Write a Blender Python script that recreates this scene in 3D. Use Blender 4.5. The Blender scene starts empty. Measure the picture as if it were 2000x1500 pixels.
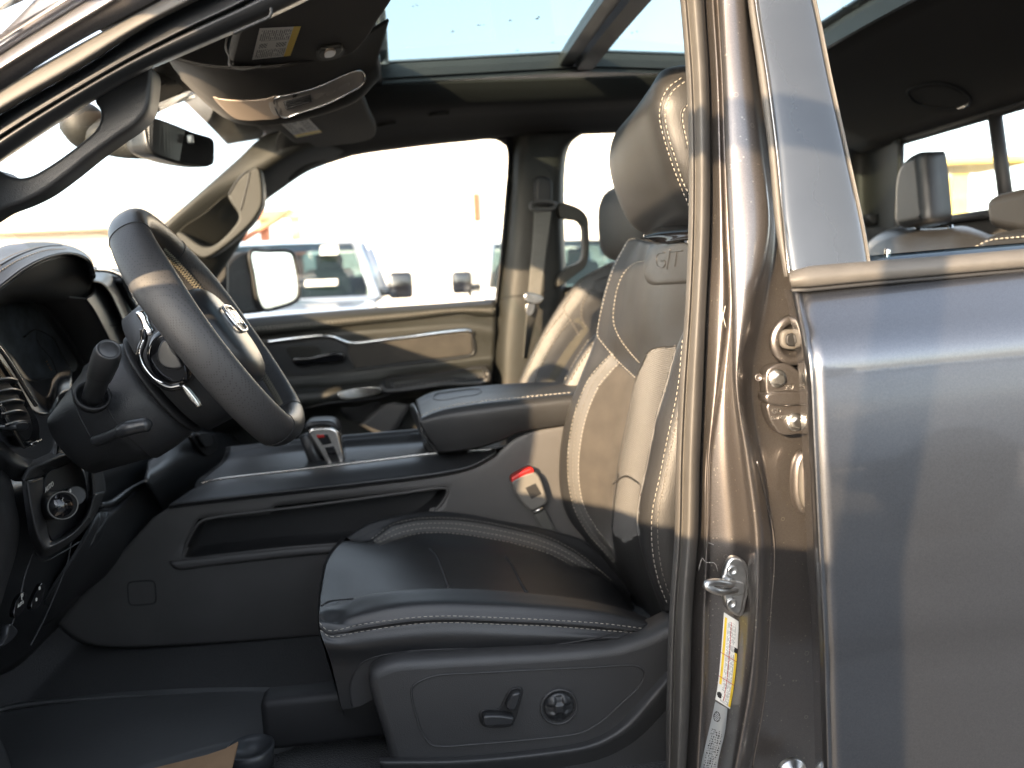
import bpy, bmesh, math, random
from mathutils import Vector, Matrix
from mathutils.bvhtree import BVHTree
from mathutils.geometry import tessellate_polygon
random.seed(7)
R = math.radians
SC = bpy.context.scene
COL = SC.collection

# ---------------------------------------------------------------- camera
F_PX, W_PX, H_PX = 1550.0, 2000.0, 1500.0
CAM = Vector((0.0, 0.0, 1.42))
ROLL = 0.045
def cam_basis():
    """camera turned so that the truck's cross direction (+Y) is seen at pixel (790, 555), rolled by ROLL"""
    dx, dy = 790 - W_PX/2, H_PX/2 - 555
    c, s = math.cos(ROLL), math.sin(ROLL)
    # unroll the image point
    ux, uy = dx*c + dy*s, -dx*s + dy*c
    yaw = math.atan2(-ux, F_PX)
    pit = math.atan2(uy*math.cos(yaw), F_PX)
    f = Vector((math.sin(yaw)*math.cos(pit), math.cos(yaw)*math.cos(pit), -math.sin(pit)))
    r0 = Vector((math.cos(yaw), -math.sin(yaw), 0))
    u0 = r0.cross(f)
    r = r0*c - u0*s
    u = r0*s + u0*c
    return r, u, f
CR, CU, CF = cam_basis()
def ray(px, py):
    return (CF*F_PX + CR*(px - W_PX/2) + CU*(H_PX/2 - py))/F_PX
def proj(v):
    d = Vector(v) - CAM
    z = d.dot(CF)
    return (W_PX/2 + F_PX*d.dot(CR)/z, H_PX/2 - F_PX*d.dot(CU)/z)
if ray(790, 555).cross(Vector((0, 1, 0))).length > 0.02:
    c, s = math.cos(-ROLL), math.sin(-ROLL)
def U(px, py, Y):
    d = ray(px, py); return CAM + d*((Y - CAM.y)/d.y)
def Ux(px, py, X):
    d = ray(px, py); return CAM + d*((X - CAM.x)/d.x)
def Uz(px, py, Z):
    d = ray(px, py); return CAM + d*((Z - CAM.z)/d.z)
def Upl(px, py, p0, n):
    d = ray(px, py); return CAM + d*((p0 - CAM).dot(n)/d.dot(n))
def PX(px, py, X): return (px, py, Ux(px, py, X).y)
def PZ(px, py, Z): return (px, py, Uz(px, py, Z).y)

cd = bpy.data.cameras.new('camera'); cam = bpy.data.objects.new('camera', cd); COL.objects.link(cam)
cam.matrix_world = Matrix(((CR.x, CU.x, -CF.x, CAM.x), (CR.y, CU.y, -CF.y, CAM.y), (CR.z, CU.z, -CF.z, CAM.z), (0, 0, 0, 1)))
cd.sensor_width = 36; cd.lens = 36*F_PX/W_PX; cd.clip_start = 0.02; cd.clip_end = 3000
cd.dof.use_dof = True; cd.dof.focus_distance = 1.02; cd.dof.aperture_fstop = 4.0
SC.camera = cam

# ---------------------------------------------------------------- light
SUN_EL = R(16.2); SUN_TR = Vector((0.620, 0.785, 0)).normalized()      # horizontal travel of the sunlight
sun_dir = -SUN_TR*math.cos(SUN_EL) + Vector((0, 0, math.sin(SUN_EL)))   # towards the sun
w = bpy.data.worlds.new('World'); SC.world = w; w.use_nodes = True
nt = w.node_tree
sky = nt.nodes.new('ShaderNodeTexSky'); sky.sky_type = 'NISHITA'; sky.sun_disc = False
sky.sun_elevation = SUN_EL
sky.sun_rotation = math.atan2(sun_dir.x, sun_dir.y)
sky.dust_density = 1.6; sky.air_density = 1.0
hs_ = nt.nodes.new('ShaderNodeHueSaturation'); hs_.inputs['Saturation'].default_value = .48     # camera white balance
nt.links.new(sky.outputs[0], hs_.inputs['Color']); nt.links.new(hs_.outputs[0], nt.nodes['Background'].inputs[0])
nt.nodes['Background'].inputs[1].default_value = 0.15
sl = bpy.data.lights.new('sun', 'SUN'); sl.energy = 3.5; sl.angle = R(0.6); sl.color = (1.0, 0.73, 0.45)
so = bpy.data.objects.new('sun', sl); COL.objects.link(so)
so.rotation_mode = 'QUATERNION'; so.rotation_quaternion = sun_dir.to_track_quat('Z', 'Y'); so.location = (-6, -8, 6)
SC.view_settings.view_transform = 'Standard'; SC.view_settings.look = 'None'
SC.view_settings.exposure = 2.5; SC.view_settings.gamma = 1
SC.cycles.max_bounces = 10; SC.cycles.transparent_max_bounces = 16
SC.cycles.sample_clamp_indirect = 6.0; SC.cycles.caustics_reflective = False; SC.cycles.caustics_refractive = False

# ---------------------------------------------------------------- materials
def mat(name, col, rough=0.5, metal=0.0, coat=0.0, coat_rough=0.05, spec=0.5, bump=None, var=0.0, sheen=0.0, var_scale=20, ior=None):
    """bump = (kind, scale, strength, distance)"""
    m = bpy.data.materials.new(name); m.use_nodes = True
    n = m.node_tree.nodes; l = m.node_tree.links
    b = n['Principled BSDF']
    b.inputs['Base Color'].default_value = (*col, 1); b.inputs['Roughness'].default_value = rough
    b.inputs['Metallic'].default_value = metal; b.inputs['Coat Weight'].default_value = coat
    b.inputs['Coat Roughness'].default_value = coat_rough; b.inputs['Specular IOR Level'].default_value = spec
    b.inputs['Sheen Weight'].default_value = sheen
    tc = n.new('ShaderNodeTexCoord')
    if var:
        nz = n.new('ShaderNodeTexNoise'); nz.inputs['Scale'].default_value = var_scale; nz.inputs['Detail'].default_value = 5
        l.new(tc.outputs['Object'], nz.inputs['Vector'])
        mp = n.new('ShaderNodeMapRange'); mp.inputs[1].default_value = .3; mp.inputs[2].default_value = .7
        mp.inputs[3].default_value = 1 - var; mp.inputs[4].default_value = 1 + var
        l.new(nz.outputs[0], mp.inputs[0])
        mx = n.new('ShaderNodeMix'); mx.data_type = 'RGBA'; mx.blend_type = 'MULTIPLY'; mx.inputs[0].default_value = 1
        mx.inputs[6].default_value = (*col, 1); l.new(mp.outputs[0], mx.inputs[7])
        l.new(mx.outputs[2], b.inputs['Base Color'])
        mr = n.new('ShaderNodeMapRange'); mr.inputs[1].default_value = .25; mr.inputs[2].default_value = .75
        mr.inputs[3].default_value = max(0.02, rough - var*.25); mr.inputs[4].default_value = min(1, rough + var*.25)
        l.new(nz.outputs[0], mr.inputs[0]); l.new(mr.outputs[0], b.inputs['Roughness'])
    if bump:
        kind, sc, st, ds = bump
        bp = n.new('ShaderNodeBump'); bp.inputs['Strength'].default_value = st; bp.inputs['Distance'].default_value = ds
        if kind == 'grain':
            t = n.new('ShaderNodeTexVoronoi'); t.inputs['Scale'].default_value = sc
            l.new(tc.outputs['Object'], t.inputs['Vector']); l.new(t.outputs['Distance'], bp.inputs['Height'])
        elif kind == 'noise':
            t = n.new('ShaderNodeTexNoise'); t.inputs['Scale'].default_value = sc; t.inputs['Detail'].default_value = 4
            l.new(tc.outputs['Object'], t.inputs['Vector']); l.new(t.outputs[0], bp.inputs['Height'])
        elif kind == 'weave':
            wv = []
            for ax, pr in (('Z', 'SIN'), ('Y', 'SIN')):
                t = n.new('ShaderNodeTexWave'); t.bands_direction = ax; t.inputs['Scale'].default_value = sc
                l.new(tc.outputs['Object'], t.inputs['Vector']); wv.append(t)
            a = n.new('ShaderNodeMath'); a.operation = 'MULTIPLY'
            l.new(wv[0].outputs['Fac'], a.inputs[0]); l.new(wv[1].outputs['Fac'], a.inputs[1]); l.new(a.outputs[0], bp.inputs['Height'])
            mx = n.new('ShaderNodeMix'); mx.data_type = 'RGBA'
            mx.inputs[6].default_value = (*[c*.55 for c in col], 1); mx.inputs[7].default_value = (*[min(1, c*1.5) for c in col], 1)
            l.new(wv[0].outputs['Fac'], mx.inputs[0]); l.new(mx.outputs[2], b.inputs['Base Color'])
        l.new(bp.outputs[0], b.inputs['Normal'])
    return m
def glass_mat(name, tint, refl=1.0, rough=0.0):
    m = bpy.data.materials.new(name); m.use_nodes = True
    n = m.node_tree.nodes; l = m.node_tree.links; n.remove(n['Principled BSDF'])
    tr = n.new('ShaderNodeBsdfTransparent'); tr.inputs[0].default_value = (*tint, 1)
    gl = n.new('ShaderNodeBsdfGlossy'); gl.inputs['Roughness'].default_value = rough
    lw = n.new('ShaderNodeLayerWeight'); pw = n.new('ShaderNodeMath'); pw.operation = 'POWER'; pw.inputs[1].default_value = 5; l.new(lw.outputs['Facing'], pw.inputs[0])
    fr = n.new('ShaderNodeMath'); fr.operation = 'MULTIPLY_ADD'; fr.inputs[1].default_value = .94; fr.inputs[2].default_value = .05; l.new(pw.outputs[0], fr.inputs[0])
    mu = n.new('ShaderNodeMath'); mu.operation = 'MULTIPLY'; mu.inputs[1].default_value = refl
    mx = n.new('ShaderNodeMixShader'); l.new(fr.outputs[0], mu.inputs[0]); l.new(mu.outputs[0], mx.inputs[0])
    l.new(tr.outputs[0], mx.inputs[1]); l.new(gl.outputs[0], mx.inputs[2])
    l.new(mx.outputs[0], n['Material Output'].inputs[0])
    return m
def paint_mat(name, col, metal=.55, rough=.33, dust=0.0, coat=1.0):
    m = mat(name, col, rough=rough, metal=metal, coat=coat, coat_rough=0.03)
    n = m.node_tree.nodes; l = m.node_tree.links; b = n['Principled BSDF']
    tc = n.new('ShaderNodeTexCoord')
    v = n.new('ShaderNodeTexVoronoi'); v.inputs['Scale'].default_value = 1400
    l.new(tc.outputs['Object'], v.inputs['Vector'])
    mp = n.new('ShaderNodeMapRange'); mp.inputs[3].default_value = .88; mp.inputs[4].default_value = 1.12
    sep = n.new('ShaderNodeSeparateColor'); l.new(v.outputs['Color'], sep.inputs[0]); l.new(sep.outputs[0], mp.inputs[0])
    mx = n.new('ShaderNodeMix'); mx.data_type = 'RGBA'; mx.blend_type = 'MULTIPLY'; mx.inputs[0].default_value = 1
    mx.inputs[6].default_value = (*col, 1); l.new(mp.outputs[0], mx.inputs[7])
    last = mx.outputs[2]
    nz = n.new('ShaderNodeTexNoise'); nz.inputs['Scale'].default_value = 9; nz.inputs['Detail'].default_value = 6; nz.inputs['Roughness'].default_value = .7
    l.new(tc.outputs['Object'], nz.inputs['Vector'])
    if dust:
        # film of dust and dried droplets
        v2 = n.new('ShaderNodeTexVoronoi'); v2.inputs['Scale'].default_value = 150; v2.inputs['Randomness'].default_value = 1
        l.new(tc.outputs['Object'], v2.inputs['Vector'])
        sz = n.new('ShaderNodeSeparateColor'); l.new(v2.outputs['Color'], sz.inputs[0])
        th = n.new('ShaderNodeMath'); th.operation = 'MULTIPLY_ADD'; th.inputs[1].default_value = .30; th.inputs[2].default_value = -.10
        l.new(sz.outputs[1], th.inputs[0])
        lt = n.new('ShaderNodeMath'); lt.operation = 'LESS_THAN'; l.new(v2.outputs['Distance'], lt.inputs[0]); l.new(th.outputs[0], lt.inputs[1])
        v3 = n.new('ShaderNodeTexVoronoi'); v3.inputs['Scale'].default_value = 60
        l.new(tc.outputs['Object'], v3.inputs['Vector'])
        ring = n.new('ShaderNodeMath'); ring.operation = 'COMPARE'; ring.inputs[1].default_value = .16; ring.inputs[2].default_value = .018
        l.new(v3.outputs['Distance'], ring.inputs[0])
        s3 = n.new('ShaderNodeSeparateColor'); l.new(v3.outputs['Color'], s3.inputs[0])
        g3 = n.new('ShaderNodeMath'); g3.operation = 'GREATER_THAN'; g3.inputs[1].default_value = .80; l.new(s3.outputs[0], g3.inputs[0])
        r3 = n.new('ShaderNodeMath'); r3.operation = 'MULTIPLY'; l.new(ring.outputs[0], r3.inputs[0]); l.new(g3.outputs[0], r3.inputs[1])
        ad = n.new('ShaderNodeMath'); ad.operation = 'MAXIMUM'; l.new(lt.outputs[0], ad.inputs[0]); l.new(r3.outputs[0], ad.inputs[1])
        dm = n.new('ShaderNodeMath'); dm.operation = 'MULTIPLY'; l.new(ad.outputs[0], dm.inputs[0]); dm.inputs[1].default_value = dust
        m2 = n.new('ShaderNodeMix'); m2.data_type = 'RGBA'; m2.inputs[7].default_value = (.42, .38, .33, 1)
        l.new(dm.outputs[0], m2.inputs[0]); l.new(last, m2.inputs[6]); last = m2.outputs[2]
    l.new(last, b.inputs['Base Color'])
    b.inputs['Coat IOR'].default_value = 1.75
    # very slight orange peel and haze in the lacquer
    mr = n.new('ShaderNodeMapRange'); mr.inputs[1].default_value = .3; mr.inputs[2].default_value = .7; mr.inputs[3].default_value = .008; mr.inputs[4].default_value = .035
    l.new(nz.outputs[0], mr.inputs[0]); l.new(mr.outputs[0], b.inputs['Coat Roughness'])
    n2 = n.new('ShaderNodeTexNoise'); n2.inputs['Scale'].default_value = 160; l.new(tc.outputs['Object'], n2.inputs['Vector'])
    bp = n.new('ShaderNodeBump'); bp.inputs['Strength'].default_value = .04; bp.inputs['Distance'].default_value = .0006
    l.new(n2.outputs[0], bp.inputs['Height']); l.new(bp.outputs[0], b.inputs['Coat Normal'])
    return m

M = dict(
    leather=mat('leather black', (.020, .0205, .022), .36, bump=('grain', 900, .35, .0006), var=.10, var_scale=14, spec=.55),
    leather2=mat('leather soft black', (.019, .019, .0195), .42, bump=('grain', 700, .35, .0007), var=.12, var_scale=10, spec=.55),
    stripe=mat('leather grey piping', (.095, .093, .09), .45, bump=('grain', 900, .3, .0005)),
    suede=mat('suede grey', (.037, .033, .029), .95, bump=('noise', 500, .3, .0006), var=.24, var_scale=26, sheen=.12),
    suede2=mat('suede dark', (.040, .038, .031), .95, bump=('noise', 500, .3, .0006), var=.2, var_scale=26, sheen=.05),
    mesh=mat('perforated cloth', (.018, .017, .016), .75, bump=('weave', 95, .7, .0012), sheen=.2),
    thread=mat('thread', (.36, .335, .29), .7), thread2=mat('thread dark', (.15, .14, .125), .7),
    plastic=mat('plastic dark', (.026, .027, .029), .50, bump=('grain', 600, .40, .0006), var=.08, var_scale=16),
    plastic2=mat('plastic charcoal', (.038, .038, .039), .46, bump=('grain', 700, .35, .0006), var=.10, var_scale=9),
    smooth=mat('plastic smooth', (.024, .025, .027), .34, var=.08, var_scale=12),
    gloss=mat('piano black', (.006, .006, .007), .07, coat=.6),
    matte=mat('plastic black', (.010, .010, .011), .6),
    trim=mat('pillar trim', (.0128, .0128, .0108), .60, bump=('grain', 520, .3, .0006), var=.08, var_scale=7),
    doorsoft=mat('door soft trim', (.018, .0183, .0160), .52, bump=('grain', 600, .3, .0006), var=.08, var_scale=8),
    liner=mat('headliner cloth', (.018, .017, .016), .95, bump=('noise', 700, .4, .0008), var=.14, var_scale=8, sheen=.04),
    console=mat('console plastic', (.072, .069, .067), .50, bump=('grain', 700, .35, .0006), var=.10, var_scale=9),
    carpet=mat('carpet', (.007, .007, .0075), 1.0, bump=('noise', 400, 1.0, .006), var=.5, var_scale=120, sheen=.15),
    rubber=mat('rubber seal', (.075, .070, .064), .62, bump=('noise', 260, .12, .0008), var=.10, var_scale=40),
    rubberd=mat('rubber dark', (.018, .018, .019), .6, bump=('noise', 200, .15, .001)),
    chrome=mat('chrome', (.85, .85, .86), .06, metal=1.0), satin=mat('satin chrome', (.62, .60, .57), .24, metal=1.0, var=.06, var_scale=60),
    zinc=mat('zinc', (.58, .58, .57), .34, metal=1.0, bump=('noise', 240, .15, .0006), var=.10, var_scale=120),
    mirror=mat('mirror silver', (.88, .9, .9), .0, metal=1.0),
    darkmirror=mat('mirror reflected dark', (.03, .03, .032), .03, coat=1.0),  # dark base colour stands in for the dark cabin it would reflect
    white=mat('paper white', (.72, .71, .67), .6, var=.03), yellow=mat('warning yellow', (.80, .55, .03), .55), ink=mat('ink', (.05, .05, .05), .6),
    silverlabel=mat('label silver', (.36, .38, .39), .35, metal=.3), red=mat('red plastic', (.45, .015, .012), .35), inkred=mat('ink red', (.5, .12, .1), .6),
    paint=paint_mat('graphite paint', (.150, .156, .172), metal=.972, rough=.36, dust=.012),
    railpaint=paint_mat('graphite paint satin', (.30, .29, .30), metal=.9, rough=.40, dust=.1, coat=.3),
    jamb=paint_mat('graphite paint dusty', (.165, .152, .147), metal=.88, dust=.5, rough=.40, coat=.5),
    silver=mat('silver plastic', (.40, .37, .34), .32, metal=.25),
    lens=mat('lamp lens', (.34, .28, .23), .30, coat=.3), cardboard=mat('cardboard', (.30, .185, .10), .85, bump=('noise', 60, .3, .001), var=.12, var_scale=30),
    screen=mat('screen glass', (.045, .050, .056), .45, var=.45, var_scale=45, spec=.08), buckle=mat('buckle plastic', (.13, .125, .115), .5, bump=('noise', 300, .2, .0006)),
    webbing=mat('belt webbing', (.07, .07, .065), .7, bump=('weave', 120, .5, .0008)),
    glass=glass_mat('window glass', (.93, .96, .95)), roofglass=glass_mat('tinted roof glass', (.33, .42, .425), refl=.9),
    amber=mat('print pale', (.62, .60, .55), .6),
)
for k in M.values(): k.use_backface_culling = False

# ---------------------------------------------------------------- mesh helpers
def crom(pts, n, closed=False):
    """n points spread evenly along a Catmull-Rom curve through pts (tuples of any size)"""
    P = [tuple(map(float, p)) for p in pts]
    if len(P) == 2 and not closed:
        return [tuple(a + (b - a)*i/(n - 1) for a, b in zip(*P)) for i in range(n)]
    m = len(P); segs = m if closed else m - 1; fine = []
    def g(i):
        if closed: return P[i % m]
        if i < 0: return tuple(2*a - b for a, b in zip(P[0], P[1]))
        if i >= m: return tuple(2*a - b for a, b in zip(P[-1], P[-2]))
        return P[i]
    for i in range(segs):
        p0, p1, p2, p3 = g(i-1), g(i), g(i+1), g(i+2)
        def dist(a, b): return max(1e-6, math.sqrt(sum((x-y)**2 for x, y in zip(a, b)))**.5)
        t0 = 0; t1 = t0 + dist(p0, p1); t2 = t1 + dist(p1, p2); t3 = t2 + dist(p2, p3)
        for k in range(16):
            t = t1 + (t2 - t1)*k/16
            def L(a, b, ta, tb): return tuple(x*(tb-t)/(tb-ta) + y*(t-ta)/(tb-ta) for x, y in zip(a, b))
            A1, A2, A3 = L(p0, p1, t0, t1), L(p1, p2, t1, t2), L(p2, p3, t2, t3)
            fine.append(L(L(A1, A2, t0, t2), L(A2, A3, t1, t3), t1, t2))
    if not closed: fine.append(P[-1])
    else: fine.append(fine[0])
    cum = [0]
    for a, b in zip(fine, fine[1:]): cum.append(cum[-1] + math.sqrt(sum((x-y)**2 for x, y in zip(a, b))))
    out = []; j = 0; N = n if closed else n - 1
    for i in range(n):
        s = cum[-1]*i/N
        while j < len(cum) - 2 and cum[j+1] < s: j += 1
        f = (s - cum[j])/max(1e-9, cum[j+1] - cum[j]); f = min(1, max(0, f))
        out.append(tuple(x + (y - x)*f for x, y in zip(fine[j], fine[j+1])))
    return out
def U3(t): return U(t[0], t[1], t[2])
def curve(pts, n, Y=None, closed=False):
    P = [(p[0], p[1], Y if Y is not None else p[2]) for p in pts]
    return [U3(t) for t in crom(P, n, closed)]

class MB:
    def __init__(s): s.v = []; s.f = []; s.m = []; s.sm = []; s.solid = set()
    def add(s, vs, fs, mi=0, smooth=True):
        o = len(s.v); s.v += [Vector(v) for v in vs]
        for f in fs: s.f.append(tuple(i + o for i in f)); s.m.append(mi); s.sm.append(smooth)
        return o
    def grid(s, rows, mi=0, smooth=True, cu=False, cv=False, caps=False):
        nr, nc = len(rows), len(rows[0]); vs = [p for r in rows for p in r]; fs = []
        for i in range(nr if cv else nr - 1):
            for j in range(nc if cu else nc - 1):
                a, b = i*nc + j, i*nc + (j+1) % nc; c, d = ((i+1) % nr)*nc + (j+1) % nc, ((i+1) % nr)*nc + j
                fs.append((a, b, c, d))
        if caps:
            fs.append(tuple(range(nc))[::-1]); fs.append(tuple((nr-1)*nc + k for k in range(nc)))
        return s.add(vs, fs, mi, smooth)
    def patch(s, rows, nu=40, nv=None, mi=0, smooth=True, lin=False, matf=None):
        """rows: pixel curves [(px,py,Y)..]; a smooth surface through them, faces towards the camera. returns 3D rows"""
        RR = [crom(r, nu) for r in rows]
        if lin: G = RR
        else:
            nv = nv or 6*len(rows); cols = []
            for j in range(nu):
                # parameter by row index keeps the given rows exactly on the surface
                cols.append(crom_idx([r[j] for r in RR], nv))
            G = [[cols[j][i] for j in range(nu)] for i in range(nv)]
        T = [[U3(t) for t in r] for r in G]
        vote = 0
        for i in range(0, len(T) - 1, 2):
            for j in range(0, nu - 1, 2):
                a, b, c = T[i][j], T[i][j+1], T[i+1][j]; n = (b - a).cross(c - a); vote += n.dot((CAM - a).normalized())
        # faces of a grid run row -> next in row -> next row: keep their normals towards the viewer's side
        if vote < 0: T = [r[::-1] for r in T]
        o = len(s.f); s.grid(T, mi, smooth)
        if matf:
            for k in range(o, len(s.f)):
                c = sum((s.v[i] for i in s.f[k]), Vector())/len(s.f[k]); r = matf(proj(c), c)
                if r is not None: s.m[k] = r
        return T
    def tube(s, path, r, seg=8, mi=0, closed=False, flat=None, ref=None, caps=True):
        """r radius or list; flat=(a,b) section half sizes along (side, ref)"""
        n = len(path); path = [Vector(p) for p in path]; rows = []
        pn = None
        for i, p in enumerate(path):
            if closed: t = (path[(i+1) % n] - path[i-1]).normalized()
            else: t = (path[min(i+1, n-1)] - path[max(i-1, 0)]).normalized()
            if ref is not None: rf = Vector(ref)
            else: rf = pn if pn is not None else (Vector((0, 0, 1)) if abs(t.z) < .9 else Vector((0, 1, 0)))
            a = t.cross(rf)
            if a.length < 1e-5: a = t.orthogonal()
            a.normalize(); b = a.cross(t).normalized(); pn = b
            rr = r[i] if isinstance(r, (list, tuple)) else r
            fa, fb = flat if flat else (1, 1)
            rows.append([p + (a*math.cos(q)*fa + b*math.sin(q)*fb)*rr for q in [2*math.pi*k/seg for k in range(seg)]])
        k0 = len(s.f); s.grid(rows, mi, True, cu=True, cv=closed, caps=caps and not closed); s.solid.update(range(k0, len(s.f)))
    def prism(s, loop, off, mi=0, bevel=0.0, steps=3, smooth=True, back=True):
        """planar loop (3D points, front face), extruded by vector off (away), its front edge rounded by bevel"""
        L = [Vector(p) for p in loop]; off = Vector(off); n = len(L)
        nr = Vector()
        for i in range(n): nr += (L[i] - L[0]).cross(L[(i+1) % n] - L[0])
        nr.normalize()
        if nr.dot(off) > 0: L = L[::-1]; nr = -nr
        ins = []
        for i in range(n):
            e1 = (L[i] - L[i-1]); e2 = (L[(i+1) % n] - L[i])
            if e1.length < 1e-9: e1 = e2
            if e2.length < 1e-9: e2 = e1
            m1 = nr.cross(e1.normalized()); m2 = nr.cross(e2.normalized()); d = m1 + m2
            k = d.length_squared
            ins.append(d*(2/k) if k > .5 else d.normalized() if k > 1e-6 else m1)
        rings = [[p + off for p in L]]
        if bevel:
            dz = -nr*bevel
            for q in range(steps + 1):
                a = math.pi/2*q/steps
                rings.append([p + dz*(1 - math.sin(a)) + ins[i]*bevel*(1 - math.cos(a)) for i, p in enumerate(L)])
        else: rings.append(L)
        o = s.grid(rings, mi, smooth and bool(bevel), cu=True)
        top = o + (len(rings) - 1)*n
        # caps: triangulated properly so that hollow outlines stay hollow
        ex = (L[1] - L[0]).normalized()
        if ex.length < .5: ex = nr.orthogonal().normalized()
        ey = nr.cross(ex)
        for ring, base, rev in ((rings[-1], top, False),) + (((rings[0], o, True),) if back else ()):
            for t in tessellate_polygon([[Vector((p.dot(ex), p.dot(ey), 0)) for p in ring]]):
                a, b, c = t
                if (ring[b] - ring[a]).cross(ring[c] - ring[a]).dot(nr)*(-1 if rev else 1) < 0: b, c = c, b
                s.f.append((base + a, base + b, base + c)); s.m.append(mi); s.sm.append(False)
    def slab(s, pts, Y, thick, mi=0, bevel=0.0, n=None, sharp=False):
        """outline given in pixels at depth Y (or with its own Y each)"""
        P = [(p[0], p[1], Y if Y is not None else p[2]) for p in pts]
        loop = [U3(t) for t in (P if sharp else crom(P, n or max(24, 5*len(P)), True))]
        s.prism(loop, (0, thick, 0), mi, bevel)
    def box(s, c, d, mi=0, rot=None, bevel=0.0):
        hx, hy, hz = d[0]/2, d[1]/2, d[2]/2; rot = rot or Matrix.Identity(3)
        if not bevel:
            vs = [Vector(c) + rot @ Vector((x*hx, y*hy, z*hz)) for x in (-1, 1) for y in (-1, 1) for z in (-1, 1)]
            s.add(vs, [(0, 1, 3, 2), (4, 6, 7, 5), (0, 4, 5, 1), (2, 3, 7, 6), (0, 2, 6, 4), (1, 5, 7, 3)], mi, False); return
        bm = bmesh.new(); bmesh.ops.create_cube(bm, size=1)
        for v in bm.verts: v.co = Vector((v.co.x*d[0], v.co.y*d[1], v.co.z*d[2]))
        bmesh.ops.bevel(bm, geom=bm.edges[:], offset=bevel, segments=3, profile=.5, affect='EDGES')
        bm.verts.index_update()
        s.add([Vector(c) + rot @ v.co for v in bm.verts], [tuple(v.index for v in f.verts) for f in bm.faces], mi, True); bm.free()
    def lathe(s, c, ax, prof, seg=32, mi=0, up=None, sq=(1, 1), smooth=True):
        """prof: [(along axis, radius)]"""
        ax = Vector(ax).normalized(); a = Vector(up) if up else ax.orthogonal()
        a = (a - ax*a.dot(ax)).normalized(); b = ax.cross(a)
        rows = [[Vector(c) + ax*h + (a*math.cos(q)*sq[0] + b*math.sin(q)*sq[1])*r for q in [2*math.pi*k/seg for k in range(seg)]] for h, r in prof]
        s.grid(rows, mi, smooth, cu=True, caps=True)
    def stitch(s, path, nor=None, ln=.0046, gap=.0036, r=.00062, mi=1):
        """thread stitches along a 3D path"""
        path = [Vector(p) for p in path]; cum = [0]
        for a, b in zip(path, path[1:]): cum.append(cum[-1] + (b - a).length)
        def at(d):
            for i in range(len(cum) - 1):
                if cum[i+1] >= d: return path[i].lerp(path[i+1], (d - cum[i])/max(1e-9, cum[i+1] - cum[i]))
            return path[-1]
        d = 0
        while d + ln < cum[-1]:
            a, b = at(d), at(d + ln); t = (b - a).normalized(); mid = (a + b)/2
            up = (CAM - mid).normalized()
            s.tube([a - up*r*.6, a.lerp(b, .25) + up*r*.5, a.lerp(b, .75) + up*r*.5, b - up*r*.6], r, 5, mi)
            d += ln + gap
    def text(s, txt, o, right, up, size, depth=.0006, mi=0, shear=0.0, width=None):
        cu = bpy.data.curves.new('t', 'FONT'); cu.body = txt; cu.size = 1; cu.extrude = 0; cu.align_x = 'CENTER'; cu.align_y = 'CENTER'; cu.shear = shear
        ob = bpy.data.objects.new('t', cu); me = bpy.data.meshes.new_from_object(ob)
        right = Vector(right).normalized(); up = Vector(up).normalized(); nn = right.cross(up)
        xs = [v.co.x for v in me.vertices]; sx = size*(1 if not width else width/(size*(max(xs) - min(xs))))
        pos = [Vector(o) + right*v.co.x*sx + up*v.co.y*size for v in me.vertices]
        fs = [tuple(p.vertices) for p in me.polygons]
        s.add([p + nn*depth for p in pos], fs, mi, False)
        # side walls so that the letters stand off the surface
        ec = {}
        for f in fs:
            for a, b in zip(f, f[1:] + f[:1]): ec.setdefault(frozenset((a, b)), []).append((a, b))
        for k, e in ec.items():
            if len(e) == 1:
                a, b = e[0]; s.add([pos[a], pos[b], pos[b] + nn*depth, pos[a] + nn*depth], [(0, 1, 2, 3)], mi, False)
        bpy.data.objects.remove(ob); bpy.data.curves.remove(cu); bpy.data.meshes.remove(me)
    def thicken(s, t):
        """gives the open sheets of this mesh a real thickness, away from their front face; closed pieces stay as they are"""
        nf = len(s.f); nrm = {}; ec = {}
        for k in range(nf):
            if k in s.solid: continue
            f = s.f[k]; a, b, c = s.v[f[0]], s.v[f[1]], s.v[f[2]]; n = (b - a).cross(c - a)
            if len(f) > 3: n += (c - a).cross(s.v[f[3]] - a)
            for i in f: nrm[i] = nrm.get(i, Vector()) + n
            for p, q in zip(f, f[1:] + f[:1]): ec.setdefault(frozenset((p, q)), []).append((p, q, k))
        mp = {}
        for i, n in nrm.items(): mp[i] = len(s.v); s.v.append(s.v[i] - (n.normalized() if n.length > 1e-14 else Vector())*t)
        for k in range(nf):
            if k in s.solid: continue
            s.f.append(tuple(mp[i] for i in s.f[k])[::-1]); s.m.append(s.m[k]); s.sm.append(s.sm[k])
        for e in ec.values():
            if len(e) == 1 and len({e[0][0], e[0][1]}) == 2:
                p, q, k = e[0]; s.f.append((q, p, mp[p], mp[q])); s.m.append(s.m[k]); s.sm.append(False)
    def bvh(s): return BVHTree.FromPolygons([tuple(v) for v in s.v], [f for f in s.f])
    def build(s, name, mats, parent=None, label=None, thick=0, recalc=False, weld=False):
        if thick: s.thicken(thick)
        me = bpy.data.meshes.new(name); base = origin(parent)
        me.from_pydata([tuple(v - base) for v in s.v], [], s.f)
        for mm in (mats if isinstance(mats, (list, tuple)) else [mats]): me.materials.append(M[mm] if isinstance(mm, str) else mm)
        me.polygons.foreach_set('material_index', s.m); me.polygons.foreach_set('use_smooth', s.sm)
        if recalc or weld:
            bm = bmesh.new(); bm.from_mesh(me)
            if weld: bmesh.ops.remove_doubles(bm, verts=bm.verts, dist=1e-5)
            bmesh.ops.recalc_face_normals(bm, faces=bm.faces); bm.to_mesh(me); bm.free()
        me.update()
        o = bpy.data.objects.new(name, me); COL.objects.link(o)
        if parent: o.parent = parent
        if label: o['label'] = label
        return o
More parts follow.
